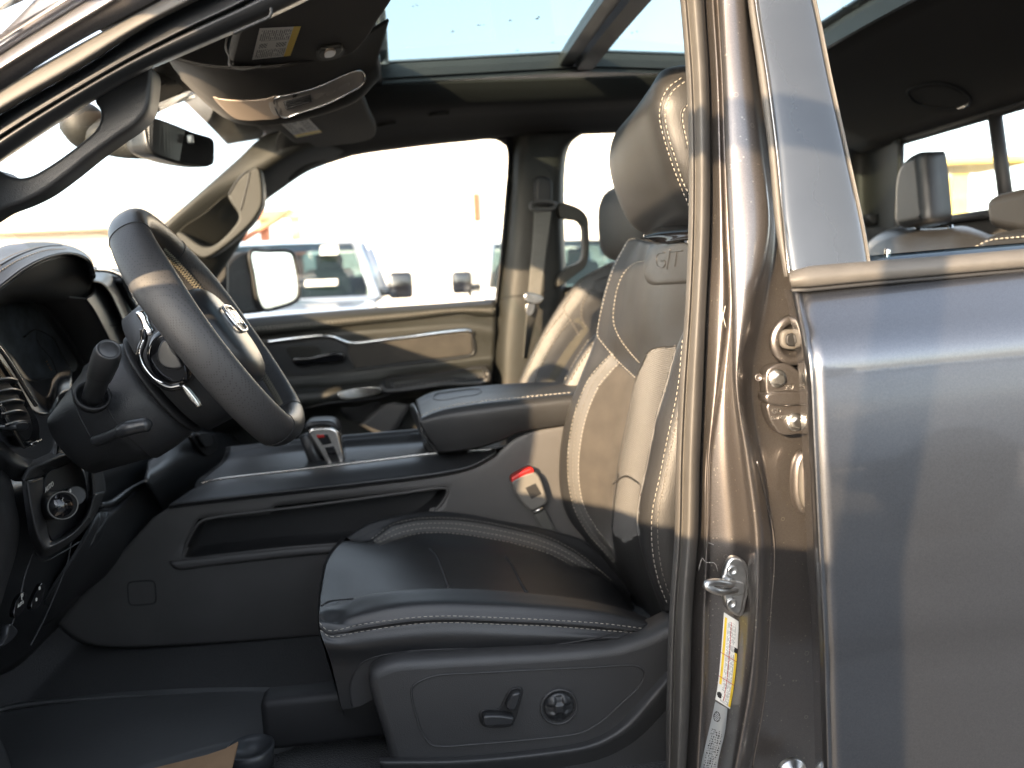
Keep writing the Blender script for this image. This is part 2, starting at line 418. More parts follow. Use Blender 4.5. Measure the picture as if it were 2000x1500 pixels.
def crom_idx(P, n):
    """Catmull-Rom by point index (not arc length)"""
    m = len(P); out = []
    for i in range(n):
        t = (m - 1)*i/(n - 1); k = min(int(t), m - 2); t -= k
        def g(q):
            if q < 0: return tuple(2*a - b for a, b in zip(P[0], P[1]))
            if q >= m: return tuple(2*a - b for a, b in zip(P[-1], P[-2]))
            return P[q]
        p0, p1, p2, p3 = g(k-1), g(k), g(k+1), g(k+2)
        out.append(tuple(.5*((2*b) + (c - a)*t + (2*a - 5*b + 4*c - d)*t*t + (3*b - a - 3*c + d)*t*t*t) for a, b, c, d in zip(p0, p1, p2, p3)))
    return out
def origin(o):
    v = Vector()
    while o is not None: v += o.location; o = o.parent
    return v
def thing(name, label, cat, loc=(0, 0, 0), group=None, kind=None):
    o = bpy.data.objects.new(name, None); COL.objects.link(o); o.location = loc; o.empty_display_size = .1
    o['label'] = label; o['category'] = cat
    if group: o['group'] = group
    if kind: o['kind'] = kind
    return o
def tag(o, label, cat, group=None, kind=None):
    o['label'] = label; o['category'] = cat
    if group: o['group'] = group
    if kind: o['kind'] = kind
    return o
def onto(bvh, pts, n=60, closed=False, lift=.0006):
    """pixel polyline laid onto a surface"""
    out = []
    for t in crom([(p[0], p[1]) for p in pts], n, closed):
        d = ray(*t).normalized(); h = bvh.ray_cast(CAM, d)
        if h[0] is not None: out.append(h[0] - d*lift)
    return out
def padded(b, bvh, outline, off, mi=0, n=64, rings=14):
    """a cushioned pad following a surface: concentric pixel rings laid onto it and raised"""
    P = crom([(p[0], p[1]) for p in outline], n, True); cx = sum(p[0] for p in P)/n; cy = sum(p[1] for p in P)/n; rows = []; last = None
    for q in range(rings + 1):
        k = 1 - .97*q/rings; k2 = 1 if q < 2 else k; row = []
        for x, y in P:
            d = ray(cx + (x - cx)*k2*(1 - .012*(q == 1)), cy + (y - cy)*k2*(1 - .012*(q == 1))).normalized(); h = bvh.ray_cast(CAM, d)
            last = h[0] if h[0] is not None else last
            row.append(last - d*(-.002 if q == 0 else off*(.55 if q == 1 else min(1, .8 + .1*(q - 1)))))
        rows.append(row)
    b.grid(rows, mi, True, cu=True)
    b.f.append(tuple(len(b.v) - n + k for k in range(n))); b.m.append(mi); b.sm.append(True)
def inpoly(p, poly):
    x, y = p; c = False; n = len(poly)
    for i in range(n):
        x1, y1 = poly[i][:2]; x2, y2 = poly[(i+1) % n][:2]
        if (y1 > y) != (y2 > y) and x < (x2 - x1)*(y - y1)/(y2 - y1) + x1: c = not c
    return c
def pill(cx, cy, w, h, ang=0, n=20, p=3.0):
    """rounded-rectangle outline in pixels"""
    out = []; c, s = math.cos(R(ang)), math.sin(R(ang))
    for k in range(n):
        a = 2*math.pi*k/n; x = math.copysign(abs(math.cos(a))**(2/p), math.cos(a))*w/2; y = math.copysign(abs(math.sin(a))**(2/p), math.sin(a))*h/2
        out.append((cx + x*c - y*s, cy + x*s + y*c))
    return out

# ================================================================ surroundings
asphalt = mat('asphalt', (.13, .128, .124), .9, bump=('noise', 90, .5, .004), var=.25, var_scale=3)
g = MB(); N = 24
g.grid([[Vector((-400 + 800*i/N, -400 + 800*j/N, 0)) for j in range(N + 1)] for i in range(N + 1)], 0, False)
ground = g.build('parking_lot', asphalt); ground['kind'] = 'structure'

wh_paint = paint_mat('white paint', (.62, .63, .65), metal=.0, rough=.4)
sv_paint = paint_mat('silver paint', (.46, .48, .52), metal=.5)
bl_paint = paint_mat('blue grey paint', (.34, .38, .45), metal=.3)
tyre = mat('tyre rubber', (.02, .02, .02), .85); cabglass = glass_mat('cab glass', (.30, .39, .40), 1.3)
seatm = mat('cab seats', (.05, .055, .055), .8)

def pickup(label, loc, rotz, pm, detail=True):
    """crew-cab pickup, nose towards local +x, origin on the ground"""
    t = thing('pickup_truck', label, 'pickup truck', loc, 'pickup trucks parked around')
    t.rotation_euler = (0, 0, rotz)
    # MB.build subtracts the location only, so local shapes are written as location + local point
    L = Vector(loc)
    def P(x, y, z): return L + Vector((x, y, z))
    def sec(x, hw, zb, zt, r=.14):
        """one cross section of the lower body"""
        pts = []
        for (y, z) in ((-hw*.90, zb), (-hw, zb + .12), (-hw, (zb + zt)/2), (-hw*.985, zt - .10), (-hw*.93, zt - .02), (-hw*.80, zt),
                       (hw*.80, zt), (hw*.93, zt - .02), (hw*.985, zt - .10), (hw, (zb + zt)/2), (hw, zb + .12), (hw*.90, zb)):
            pts.append(P(x, y, z))
        return pts
    b = MB()
    S = [(2.95, .78, .55, 1.02), (2.88, .92, .48, 1.14), (2.5, .99, .45, 1.25), (1.55, 1.0, .44, 1.30), (1.15, 1.0, .44, 1.32),
         (-1.15, 1.0, .44, 1.33), (-1.2, 1.0, .44, 1.33), (-2.8, 1.0, .48, 1.36), (-2.9, .97, .52, 1.34)]
    b.grid([sec(*q) for q in S], 0, True, cu=True, caps=True)
    body = b.build('body', pm, t, recalc=True)
    # cab: roof, pillars
    c = MB(); zb, zt = 1.31, 1.93
    base = [(1.25, .93), (-1.2, .93)]; top = [(.55, .74), (-1.02, .76)]
    roof = [[P(x, y*k, z) for x, y, z in ((.62, .74, 1.88), (.35, .75, 1.93), (-.4, .76, 1.945), (-.95, .76, 1.92), (-1.06, .75, 1.87))] for k in (-1, -.97, -.5, 0, .5, .97, 1)]
    for i, rr in enumerate(roof):
        for p in rr: p.z -= .035*abs((i - 3)/3)**3
    c.grid(roof, 0, True)
    def bar(a, bb, r): c.tube([P(*a), P(*bb)], r, 8, 0)
    for k in (-1, 1):
        bar((1.32, .93*k, zb), (.58, .735*k, 1.87), .045); bar((-1.2, .93*k, zb), (-1.04, .75*k, 1.86), .10)
        bar((.08, .95*k, zb), (-.02, .76*k, 1.89), .045); bar((.58, .735*k, 1.87), (-1.04, .75*k, 1.87), .04)
    bar((1.32, -.93, zb), (1.32, .93, zb), .03)
    c.build('cab', pm, t)
    # glass
    w = MB(); w.grid([[P(1.32, -.90, zb), P(1.38, 0, zb), P(1.32, .90, zb)], [P(.60, -.70, 1.86), P(.66, 0, 1.88), P(.60, .70, 1.86)]])
    w.build('windshield', cabglass, t)
    w = MB(); w.grid([[P(-1.2, -.85, zb + .08), P(-1.2, .85, zb + .08)], [P(-1.05, -.68, 1.84), P(-1.05, .68, 1.84)]]); w.build('rear_window', cabglass, t)
    for k in (-1, 1):
        for x0, x1, u0, u1 in ((1.12, .13, .52, .04), (.03, -1.08, -.06, -.92)):
            w = MB(); w.grid([[P(x0, .945*k, zb + .01), P(x1, .945*k, zb + .01)], [P(u0, .775*k, 1.85), P(u1, .775*k, 1.85)]]); w.build('side_window', cabglass, t)
        m = MB(); m.box(P(1.02, 1.16*k, 1.42), (.12, .24, .26), 0, bevel=.04); m.box(P(1.02, 1.0*k, 1.36), (.07, .12, .08), 0, bevel=.02)
        m.build('side_mirror', 'gloss', t)
        for x in (.25, -.95):
            h = MB(); h.box(P(x, 1.0*k, 1.13), (.22, .05, .045), 0, bevel=.015); h.build('door_handle', 'matte', t)
        h = MB(); h.box(P(2.84, .74*k, .98), (.14, .34, .17), 0, bevel=.04); h.build('headlight', 'satin', t)
        for x in (1.95, -1.85):
            ww = MB(); ww.lathe(P(x, .86*k, .41), (0, k, 0), [(-.12, .30), (-.10, .39), (.10, .41), (.15, .38), (.15, .27)], 28)
            wo = ww.build('wheel', tyre, t)
            rr = MB(); rr.lathe(P(x, .86*k, .41), (0, k, 0), [(.10, .27), (.15, .27), (.13, .20), (.14, .06), (.15, .0)], 24); rr.build('rim', 'satin', wo)
    gr = MB(); gr.box(P(2.94, 0, .90), (.06, 1.05, .30), 0, bevel=.03); gr.build('grille', 'matte', t)
    for y in (-.42, .42):
        s = MB(); s.box(P(.25, y, 1.25), (.20, .5, .75), 0, bevel=.06); so_ = s.build('cab_seat', seatm, t)
        s = MB(); s.box(P(.18, y, 1.68), (.12, .28, .22), 0, bevel=.05); s.build('headrest', seatm, so_)
    s = MB(); s.box(P(-.85, 0, 1.25), (.2, 1.5, .6), 0, bevel=.06); s.build('rear_bench', seatm, t)
    d = MB(); d.box(P(.95, 0, 1.25), (.5, 1.6, .2), 0, bevel=.06)
    d.tube([P(.62 + .05*math.sin(a), .42 + .18*math.cos(a), 1.32 + .17*math.sin(a)) for a in [2*math.pi*k/20 for k in range(20)]], .016, 6, 0, closed=True)
    d.build('dashboard', seatm, t)
    return t
def face(px, py_ground_Y): return U(px, 560, py_ground_Y)
p = U(588, 560, 9.6)
near = pickup('silver blue pickup truck facing us beyond the passenger window, paper sticker on its windshield', (p.x, p.y - .7, 0), R(-90), bl_paint)
for x, y, wd, hg in ((.70, .48, .17, .15), (1.10, .42, .30, .09)):
    a = near.location + Vector((x + .075, y, 1.86 - (x - .62)*.80)); rt = Vector((0, 1, 0)); upv = Vector((-.66, 0, .52)).normalized()
    sk = MB(); sk.add([a - rt*wd/2 - upv*hg/2, a + rt*wd/2 - upv*hg/2, a + rt*wd/2 + upv*hg/2, a - rt*wd/2 + upv*hg/2], [(0, 1, 2, 3)], 0, False)
    sk.build('window_sticker', 'white', near)
p = U(1105, 560, 9.0)
pickup('white pickup truck facing us, mostly hidden behind the far door pillar', (p.x, p.y + 1.4, 0), R(-90), wh_paint)
pickup('silver pickup truck parked alongside behind the viewer, mirrored in the grey rear door', (1.0, -3.6, 0), R(180), sv_paint)

# buildings
siding = mat('pale siding', (.82, .76, .66), .8, var=.05, var_scale=.6); brickm = mat('rust steel', (.62, .26, .15), .8, var=.2, var_scale=2)
whitewall = mat('white wall', (.80, .78, .74), .85, var=.04, var_scale=.3); yellowm = mat('yellow stucco', (.56, .44, .14), .85, var=.08, var_scale=1)
brownm = mat('brown shutter', (.16, .07, .035), .7); roofm = mat('tan roofing', (.50, .33, .16), .8)
def at(px, py, Y): return U(px, py, Y)
# long white hall straight ahead
hall = thing('white_building', 'long white hall with one narrow brown window beyond the far side window', 'building', (4, 30, 0))
b = MB(); b.box((6, 34, 3.95), (17, 8, 7.9)); hw = b.build('wall', whitewall, hall)
b = MB(); b.box((6, 33.9, 8.05), (17.6, 8.8, .3)); b.build('roof', roofm, hall)
q0, q1 = at(930, 377, 29.96), at(931, 432, 29.96)
b = MB(); b.box(((q0.x + q1.x)/2, 29.96, (q0.z + q1.z)/2), (.24, .12, q0.z - q1.z)); b.build('window', brownm, hall)
# clapboard house through the windshield
s0 = at(30, 456, 17); s1 = at(330, 420, 17)
house = thing('clapboard_house', 'cream clapboard house with a low roof seen through the windshield', 'house', (s0.x + 3, 17, 0))
b = MB(); zt = 2.75; x0, x1 = s0.x - 7, s1.x - .2
k = 0; z = .2
while z < zt:
    b.box(((x0 + x1)/2, 17.0 + 3, z + .10), (x1 - x0, 6, .20)); b.box(((x0 + x1)/2, 16.985 + 3, z + .19), (x1 - x0 + .03, 6, .03)); z += .21
b.build('wall', siding, house)
b = MB(); xm = (x0 + x1)/2; hw_ = (x1 - x0)/2 + .5
b.add([Vector((xm - hw_, 16.5, zt)), Vector((xm + hw_, 16.5, zt)), Vector((xm + hw_, 20, zt + .75)), Vector((xm - hw_, 20, zt + .75)), Vector((xm + hw_, 23.5, zt)), Vector((xm - hw_, 23.5, zt))],
      [(0, 1, 2, 3), (3, 2, 4, 5), (0, 5, 4, 1), (1, 4, 2), (0, 3, 5)], 0, False); b.build('roof', mat('pale roofing', (.74, .62, .47), .8), house)
# rust red steel frame behind the silver blue truck
fr = at(505, 440, 22); frame = thing('steel_frame', 'rust red steel frame structure left of the white hall', 'frame', (fr.x, 22, 0))
b = MB()
for dx in (-.9, .15, .95):
    b.box((fr.x + dx, 22, 1.75), (.24, .24, 3.5))
b.build('post', brickm, frame); b = MB()
for z in (2.45, 3.4):
    b.box((fr.x, 21.85, z), (2.4, .2, .22))
b.build('beam', brickm, frame); b = MB()
b.tube([(fr.x - .9, 21.8, 2.5), (fr.x + .9, 21.8, 3.5)], .09, 6); b.tube([(fr.x - .9, 21.8, 1.4), (fr.x + .9, 21.8, 2.4)], .09, 6); b.build('brace', brickm, frame)
# yellow shelter seen through the rear window
y0 = at(1862, 370, 13); 
yl = thing('yellow_shelter', 'yellow stucco column with a flat overhanging roof seen through the rear window', 'shelter', (y0.x, 13, 0))
b = MB(); b.box((y0.x + .15, 13.4, 1.45), (.26*1.2, .8, 2.9)); b.build('column', yellowm, yl)
zt_ = at(1862, 330, 13).z
b = MB(); b.box((y0.x + .55, 13.4, zt_ + .10), (1.7, 1.6, .12), bevel=.02); b.build('roof', yellowm, yl)
b = MB(); b.box((y0.x + 1.6, 14.2, at(1900, 425, 13).z/2), (3.2, .3, at(1900, 425, 13).z)); b.build('low_wall', whitewall, yl)

# ================================================================ the truck we look into
truck = thing('pickup_truck', 'dark grey crew cab pickup truck with its driver door open, showing the black leather interior', 'pickup truck', (.2, 1.68, 0))
def ext(c, x, y, Y): return c + [(x, y, Y)]
YS = [-60, 0, 150, 300, 450, 600, 750, 900, 1050, 1200, 1350, 1500, 1560]
def col(xs, Y):
    """vertical curve: x at the YS rows; Y a number or a list"""
    q = [(x, y, (Y[i] if isinstance(Y, (list, tuple)) else Y)) for i, (x, y) in enumerate(zip(xs, YS))]
    return [tuple(b + 4*(a - b) for a, b in zip(q[0], q[1]))] + q          # carried on up to the roof rail
# tumblehome: depth grows towards the roof
TH = [.105, .095, .062, .035, .012, 0, 0, 0, 0, 0, .003, .008, .01]
def th(Y0, k=1.0): return [Y0 + t*k for t in TH]

# ---- B pillar of the driver side
SL = [1322, 1328, 1340, 1345, 1344, 1338, 1327, 1320, 1317, 1307, 1302, 1300, 1299]
SR = [1372, 1375, 1384, 1387, 1386, 1379, 1373, 1367, 1363, 1352, 1348, 1340, 1336]
A1 = [1398, 1401, 1410, 1415, 1421, 1427, 1412, 1392, 1390, 1388, 1384, 1376, 1372]   # valley
A2 = [1402, 1405, 1413, 1419, 1426, 1430, 1431, 1448, 1465, 1467, 1452, 1427, 1416]   # ridge left
A3 = [1450, 1454, 1466, 1486, 1500, 1470, 1446, 1472, 1492, 1488, 1478, 1450, 1440]   # ridge right
A4 = [1456, 1460, 1481, 1502, 1516, 1500, 1478, 1495, 1512, 1506, 1496, 1470, 1460]   # rear valley
A5 = [1500, 1508, 1530, 1560, 1590, 1600, 1625, 1635, 1640, 1650, 1655, 1660, 1662]   # runs behind the rear door
bp = MB()
bp.patch([col([x + 10 for x in SL], th(.93)), col([x - 3 for x in SR], th(.905)), col([x + 5 for x in SR], th(.895)), col([a*.35 + b*.65 for a, b in zip(SR, A1)], th(.880)),
          col(A1, th(.886)), col([a*.4 + b*.6 for a, b in zip(A1, A2)], th(.876)), col(A2, th(.838)), col([a*.5 + b*.5 for a, b in zip(A2, A3)], th(.826)), col(A3, th(.832)),
          col([a*.5 + b*.5 for a, b in zip(A3, A4)], th(.856)), col(A4, th(.868)), col([a*.5 + b*.5 for a, b in zip(A4, A5)], th(.872)), col(A5, th(.876))], 110, 110)
bpo = bp.build('b_pillar', 'jamb', truck, thick=.004); BPB = bp.bvh()
# seal bulb round the door opening
s = MB()
s.patch([col(SL, th(.945)), col([x + 1 for x in SL], th(.90)), col([a*.82 + b*.18 for a, b in zip(SL, SR)], th(.884)), col([a*.70 + b*.30 for a, b in zip(SL, SR)], th(.889)),
         col([a*.62 + b*.38 for a, b in zip(SL, SR)], th(.884)), col([a*.4 + b*.6 for a, b in zip(SL, SR)], th(.868)), col([a*.12 + b*.88 for a, b in zip(SL, SR)], th(.876)), col(SR, th(.898)), col([x + 1 for x in SR], th(.93))], 90, 60)
s.build('door_seal', 'rubber', bpo, thick=.002)
# scratch marks, chalk cross
s = MB()
for c in ([(1408, 600), (1418, 640)], [(1417, 597), (1408, 637)], [(1364, 1115), (1372, 1090), (1378, 1098), (1396, 1100), (1402, 1116)], [(1384, 1060), (1394, 1064)]):
    q = onto(BPB, c, 12); 
    if len(q) > 2: s.tube(q, .0005, 4)
s.build('scratch', mat('scratch grey', (.40, .38, .36), .8), bpo)
# strip and gloss applique of the upper rear door frame
A4s = [1456, 1460, 1481, 1501, 1515, 1531]; A5s = [1472, 1475, 1498, 1517, 1531, 1541]
YT = [-60, 0, 150, 300, 450, 540]
def colT(xs, Y):
    q = [(x, y, Y + [.105, .095, .062, .035, .012, 0][i]) for i, (x, y) in enumerate(zip(xs, YT))]
    return [tuple(b + 4*(a - b) for a, b in zip(q[0], q[1]))] + q
rd = MB()
RDX = [(1546, 566), (1552, 600), (1562, 650), (1570, 700), (1575, 760), (1579, 850), (1584, 960), (1590, 1080), (1598, 1220), (1602, 1350), (1606, 1500), (1607, 1560)]
def rcol(dx, Y): return [(x + dx, y, Y(y)) for x, y in RDX]
def skinY(y):
    """outer skin depth by image row: belt leans in, shoulder crease, flat flank, rounding to the sill"""
    T = [(500, .792), (566, .772), (620, .746), (664, .722), (688, .711), (740, .7075), (900, .704), (1100, .702), (1240, .704), (1300, .710), (1400, .712), (1560, .716)]
    for (a, A), (b_, B) in zip(T, T[1:]):
        if a <= y <= b_: 
            f = (y - a)/(b_ - a); return A + (B - A)*f
    return T[-1][1]
rd.patch([rcol(-14, lambda y: skinY(y) + .085), rcol(-7, lambda y: skinY(y) + .05), rcol(0, lambda y: skinY(y) + .018), rcol(6, lambda y: skinY(y) + .006), rcol(13, lambda y: skinY(y)), rcol(19, lambda y: skinY(y) + .0005)], 90, 40)
# horizontal rows for the flank
rows = []
for i in range(30):
    y = 566 + (1560 - 566)*i/29
    def xe(y):
        for (a, A), (b_, B) in zip(RDX, RDX[1:]):
            if A <= y <= B: return a + (b_ - a)*(y - A)/(B - A)
        return RDX[-1][0]
    x0 = xe(y) + 19
    k = (y - 566)/(1000)
    rows.append([(x0 + dx, y - (46 + 8*k)*dx/480, skinY(y) + .0005 - .004*min(1, dx/540)) for dx in (0, 140, 280, 420, 560, 1000, 1560)])
rd.patch(rows, 70, 100)
rdo = rd.build('rear_door', 'paint', truck, thick=.003); RDB = rd.bvh()
# bright hem line along the shut edge
h = MB(); h.tube([U(x + 12, y, skinY(y) - .0005) for x, y in [tuple(t) for t in crom(RDX, 80)]], .0016, 6); h.build('hem_edge', 'paint', rdo)
ap = MB()
ap.patch([colT(A4s, .835), colT([x + 2 for x in A4s], .812), colT([x - 3 for x in A5s], .806), colT(A5s, .815)], 50, 16, 0)
ap.build('frame_seal', 'rubber', rdo, thick=.004)
B1 = [1476, 1479, 1502, 1521, 1534, 1546]; B2 = [1570, 1587, 1617, 1650, 1681, 1696]
ap = MB(); ap.patch([colT(B1, .815), colT([x + 3 for x in B1], .796), colT([(a + b)/2 for a, b in zip(B1, B2)], .789), colT([x - 4 for x in B2], .792), colT(B2, .806)], 50, 30)
ap.build('pillar_applique', mat('applique gloss', (.026, .030, .036), .14, coat=1.0, coat_rough=.02, var=.05), rdo, thick=.004)
B3 = [1577, 1593, 1624, 1657, 1690, 1704]
ap = MB(); ap.patch([colT([x + 1 for x in B2], .815), colT([x + 2 for x in B2], .798), colT([x - 1 for x in B3], .800), colT([x + 1 for x in B3], .85)], 50, 16); ap.build('glass_channel', 'rubber', rdo, thick=.003)
s = MB(); s.tube(curve([(x + 1, y, .806 + [.105, .095, .062, .035, .012, 0][i]) for i, (x, y) in enumerate(zip(A5s, YT))], 60), .0011, 6, 0); s.build('trim_line', 'satin', rdo)
# belt moulding with its lip
bm_ = MB()
bt = [(1541, 531), (1560, 524), (1700, 511), (1850, 500), (2000, 487), (2140, 476), (3150, 392)]
bb = [(1546, 560), (1562, 560), (1700, 547), (1850, 534), (2000, 521), (2140, 509), (3150, 424)]
def rowY(c, Y, dy=0): return [(x, y + dy, Y) for x, y in c]
bm_.patch([rowY(bt, .83, 0), rowY(bt, .79, -1), rowY(bt, .768, 3), rowY([((a[0] + b[0])/2, (a[1] + b[1])/2) for a, b in zip(bt, bb)], .758), rowY(bb, .760, -2), rowY(bb, .768, 3), rowY(bb, .790, 5)], 40, 34)
bm_.build('belt_moulding', 'rubber', rdo, thick=.003)
s = MB(); s.tube(curve(rowY(bb, .767, 7), 50), .0022, 6); s.build('moulding_lip', 'rubberd', rdo)
s = MB(); s.patch([rowY([(1690, 500), (1850, 486), (2000, 474), (2140, 462), (3150, 378)], .812), rowY([(1690, 522), (1850, 508), (2000, 496), (2140, 484), (3150, 400)], .802)], 20, 4); s.build('window_glass', glass_mat('door glass edge', (.62, .74, .84), 2.2), rdo, thick=.004)
s = MB(); o = U(1733, 492, .84); s.lathe(o - Vector((0, 0, .012)), (0, 0, 1), [(0, .0028), (.004, .0028), (.005, .0038), (.007, .003), (.009, .0038), (.011, .003), (.013, .0036), (.016, .0022)], 14); s.build('lock_knob', 'satin', rdo)
# inner door panel of the rear door
s = MB(); s.patch([rowY([(1690, 525), (1850, 511), (2000, 499), (2140, 487)], .815), rowY([(1680, 512), (1850, 498), (2000, 487), (2140, 476), (3150, 392)], .90), rowY([(1680, 700), (1850, 700), (2000, 700), (2140, 700)], .93)], 20, 12); s.build('door_card', 'plastic', rdo)

# ---- hinge, grommets, striker, stickers on the B pillar
hg = MB()
hy = .842
hg.slab([(1496, 735), (1500, 722), (1515, 713), (1540, 711), (1562, 726), (1575, 740), (1580, 772), (1580, 776), (1505, 777), (1499, 772)], hy, .016, 0, .002, sharp=False, n=50)
hg.slab([(1500, 789), (1580, 788), (1583, 846), (1560, 848), (1527, 849), (1509, 830), (1501, 812)], hy, .016, 0, .002, n=50)
hg.slab([(1497, 771), (1578, 769), (1580, 786), (1500, 788)], hy - .006, .02, 0, .003, n=40)
hgo = hg.build('door_hinge', 'jamb', bpo)
for cx, cy in ((1517, 739), (1552, 824)):
    bt_ = MB(); c = U(cx, cy, hy - .001); ax = Vector((0, -1, 0))
    bt_.lathe(c, ax, [(0, .0105), (.002, .0105), (.0032, .0082)], 26)
    bt_.lathe(c + ax*.002, ax, [(0, .0066), (.006, .0066), (.0072, .0056)], 6, smooth=False); bt_.lathe(c + ax*.008, ax, [(0, .0040), (.0012, .0036), (.0006, .001)], 16)
    bt_.build('hinge_bolt', 'zinc', bpo)
s = MB()
s.text('297', U(1543, 757, hy - .0005), (1, 0, 0), (0, 0, 1), .008, .0004); s.text('GD', U(1517, 803, hy - .0005), (1, 0, 0), (0, 0, 1), .008, .0004); s.text('65274PR', U(1522, 816, hy - .0005), (1, 0, 0), (0, 0, 1), .006, .0004)
s.build('stamped_text', 'zinc', bpo)
gm = MB()
for (cx, cy, w_, h_) in ((1550, 664, 44, 44), ):
    c = U(cx, cy, .852); gm.lathe(c, (0, -1, 0), [(0, .030), (.004, .028), (.006, .022), (.003, .0185), (-.002, .017)], 36)
gm.build('raised_boss', 'jamb', bpo)
gm = MB(); gm.slab(pill(1549, 663, 46, 40), .842, .008, 0, .003); gm.build('grommet', 'rubber', bpo)
gm = MB(); gm.slab(pill(1552, 664, 32, 26), .8395, .004, 0, .002); gm.build('grommet_plug', 'matte', bpo)
gm = MB(); gm.slab(pill(1582, 945, 62, 130, p=2.6), .846, .012, 0, .008); gm.build('raised_boss', 'jamb', bpo)
gm = MB(); gm.slab(pill(1588, 945, 46, 104, p=2.8), .839, .010, 0, .004); gm.build('wiring_grommet', 'rubber', bpo)
gm = MB(); gm.lathe(U(1481, 737, .853), (0, -1, 0), [(0, .0045), (.002, .0045), (.001, .003), (-.002, .002)], 16); gm.build('locating_hole', 'jamb', bpo)
gm = MB(); c = U(1545, 1508, .85); gm.lathe(c, (0, -1, 0), [(0, .02), (.005, .018), (.008, .012), (.012, .011), (.013, .004)], 30); gm.build('hinge_bolt', 'zinc', bpo)
# striker: plate, two torx screws, loop
st = MB(); sy = .842
pl = [(1424, 1096), (1432, 1089), (1446, 1091), (1453, 1097), (1461, 1125), (1459, 1150), (1455, 1170), (1448, 1198), (1442, 1203), (1424, 1194), (1417, 1180), (1412, 1150), (1412, 1128)]
st.slab(pl, sy, .008, 0, .003, n=70); st.slab([(x + 4, y + 2) for x, y in pl], sy + .006, .008, 0, .002, n=70)
st.slab([(1414, 1124), (1440, 1135), (1453, 1140), (1455, 1160), (1436, 1164), (1414, 1158)], sy - .003, .006, 0, .002, n=40)
o1, o2 = U(1430, 1136, sy - .001), U(1436, 1152, sy - .001)
lp = [o1, o1 + Vector((-.008, -.014, .003)), U(1400, 1137, sy - .026), U(1383, 1139, sy - .030), U(1378, 1143, sy - .031), U(1390, 1151, sy - .031), U(1402, 1155, sy - .029), U(1420, 1155, sy - .016), o2]
st.tube([Vector(t) for t in crom([tuple(v) for v in lp], 40)], .0042, 12, 0)
sto = st.build('door_striker', 'zinc', bpo)
for cx, cy in ((1430, 1114), (1428, 1178)):
    sc_ = MB(); c = U(cx, cy, sy - .0005); sc_.lathe(c, (0, -1, 0), [(0, .0066), (.0022, .0062), (.003, .0048), (.0012, .0030), (.0008, .0004)], 22)
    sc_.build('striker_screw', 'zinc', bpo)
# airbag sticker and certification sticker, bent along the pillar
def sticker(name, left, right, Y, rowsn, paint):
    L = [U3(t) for t in crom([(x, y, Y) for x, y in left], rowsn)]; Rr = [U3(t) for t in crom([(x, y, Y) for x, y in right], rowsn)]
    b = MB(); NC = 24
    d = [(CAM - p).normalized()*.0006 for p in L]
    g_ = [[L[i].lerp(Rr[i], j/NC) + d[i] for j in range(NC + 1)] for i in range(rowsn)]
    b.grid(g_, 0, True)
    for i in range(rowsn - 1):
        for j in range(NC): b.m[i*NC + j] = paint(i/(rowsn - 1), j/NC)
    return b, L, Rr
# lay them on the pillar surface itself
def surf(left, right, rowsn, NC, lift=.0010):
    out = []
    LL, RR = crom(left, rowsn), crom(right, rowsn)
    for a, b in zip(LL, RR):
        row = []
        for j in range(NC + 1):
            t = (a[0] + (b[0] - a[0])*j/NC, a[1] + (b[1] - a[1])*j/NC); d = ray(*t).normalized(); hh = BPB.ray_cast(CAM, d)
            row.append((hh[0] if hh[0] is not None else U(t[0], t[1], .86)) - d*lift)
        out.append(row)
    return out
random.seed(3)
NR, NC = 120, 26
g_ = surf([(1414, 1196), (1410, 1250), (1405, 1310), (1400, 1350), (1397, 1366)], [(1443, 1214), (1441, 1260), (1437, 1310), (1432, 1350), (1426, 1385)], NR, NC)
b = MB(); b.grid(g_, 0)
runs = [[(random.random() < .72) for _ in range(NR*3)] for _ in range(NC)]
for i in range(NR - 1):
    for j in range(NC):
        u, v = j/NC, i/NR; mi = 0
        if .06 < u < .20 and .04 < v < .80: mi = 1
        if .84 < u < .97 and .36 < v < .97: mi = 1
        if .80 < u < .97 and .30 < v < .36: mi = 2
        if .26 < u < .78 and .05 < v < .97 and mi == 0 and j % 2 == 0 and runs[j][i//2] and i % 9: mi = 3
        if (abs(u - .5) < .02 or abs(v - .45) < .004 or abs(v - .72) < .004) and .05 < v < .95: mi = 4
        if (u - .18)**2*30 + ((v - .915)*1)**2*700 < .8: mi = 2
        b.m[i*NC + j] = mi
b.build('airbag_label', ['white', 'yellow', 'matte', mat('print grey', (.30, .30, .29), .6), 'inkred'], bpo)
g_ = surf([(1397, 1370), (1386, 1420), (1372, 1480), (1366, 1510), (1355, 1560)], [(1421, 1384), (1416, 1430), (1404, 1480), (1398, 1515), (1388, 1560)], NR, NC)
b = MB(); b.grid(g_, 0)
for i in range(NR - 1):
    for j in range(NC):
        u, v = j/NC, i/NR; mi = 0
        if v > .26 and .12 < u < .9 and i % 3 and j % 4 != 3 and runs[j][i//3]: mi = 1 if random.random() < .75 else 0
        rr_ = math.hypot((u - .30)*1.0, (v - .13)*4.5)
        if .18 < rr_ < .24 or (rr_ < .16 and (i + j) % 3 == 0): mi = 1
        b.m[i*NC + j] = mi
b.build('certification_label', ['silverlabel', 'ink'], bpo)
# thing seam: inner seam sealer bead
s = MB(); s.tube(onto(BPB, [(1478, 900), (1512, 1060), (1505, 1200), (1495, 1350), (1470, 1500)], 60, lift=.0), .0016, 6); s.build('sealer_bead', 'jamb', bpo)

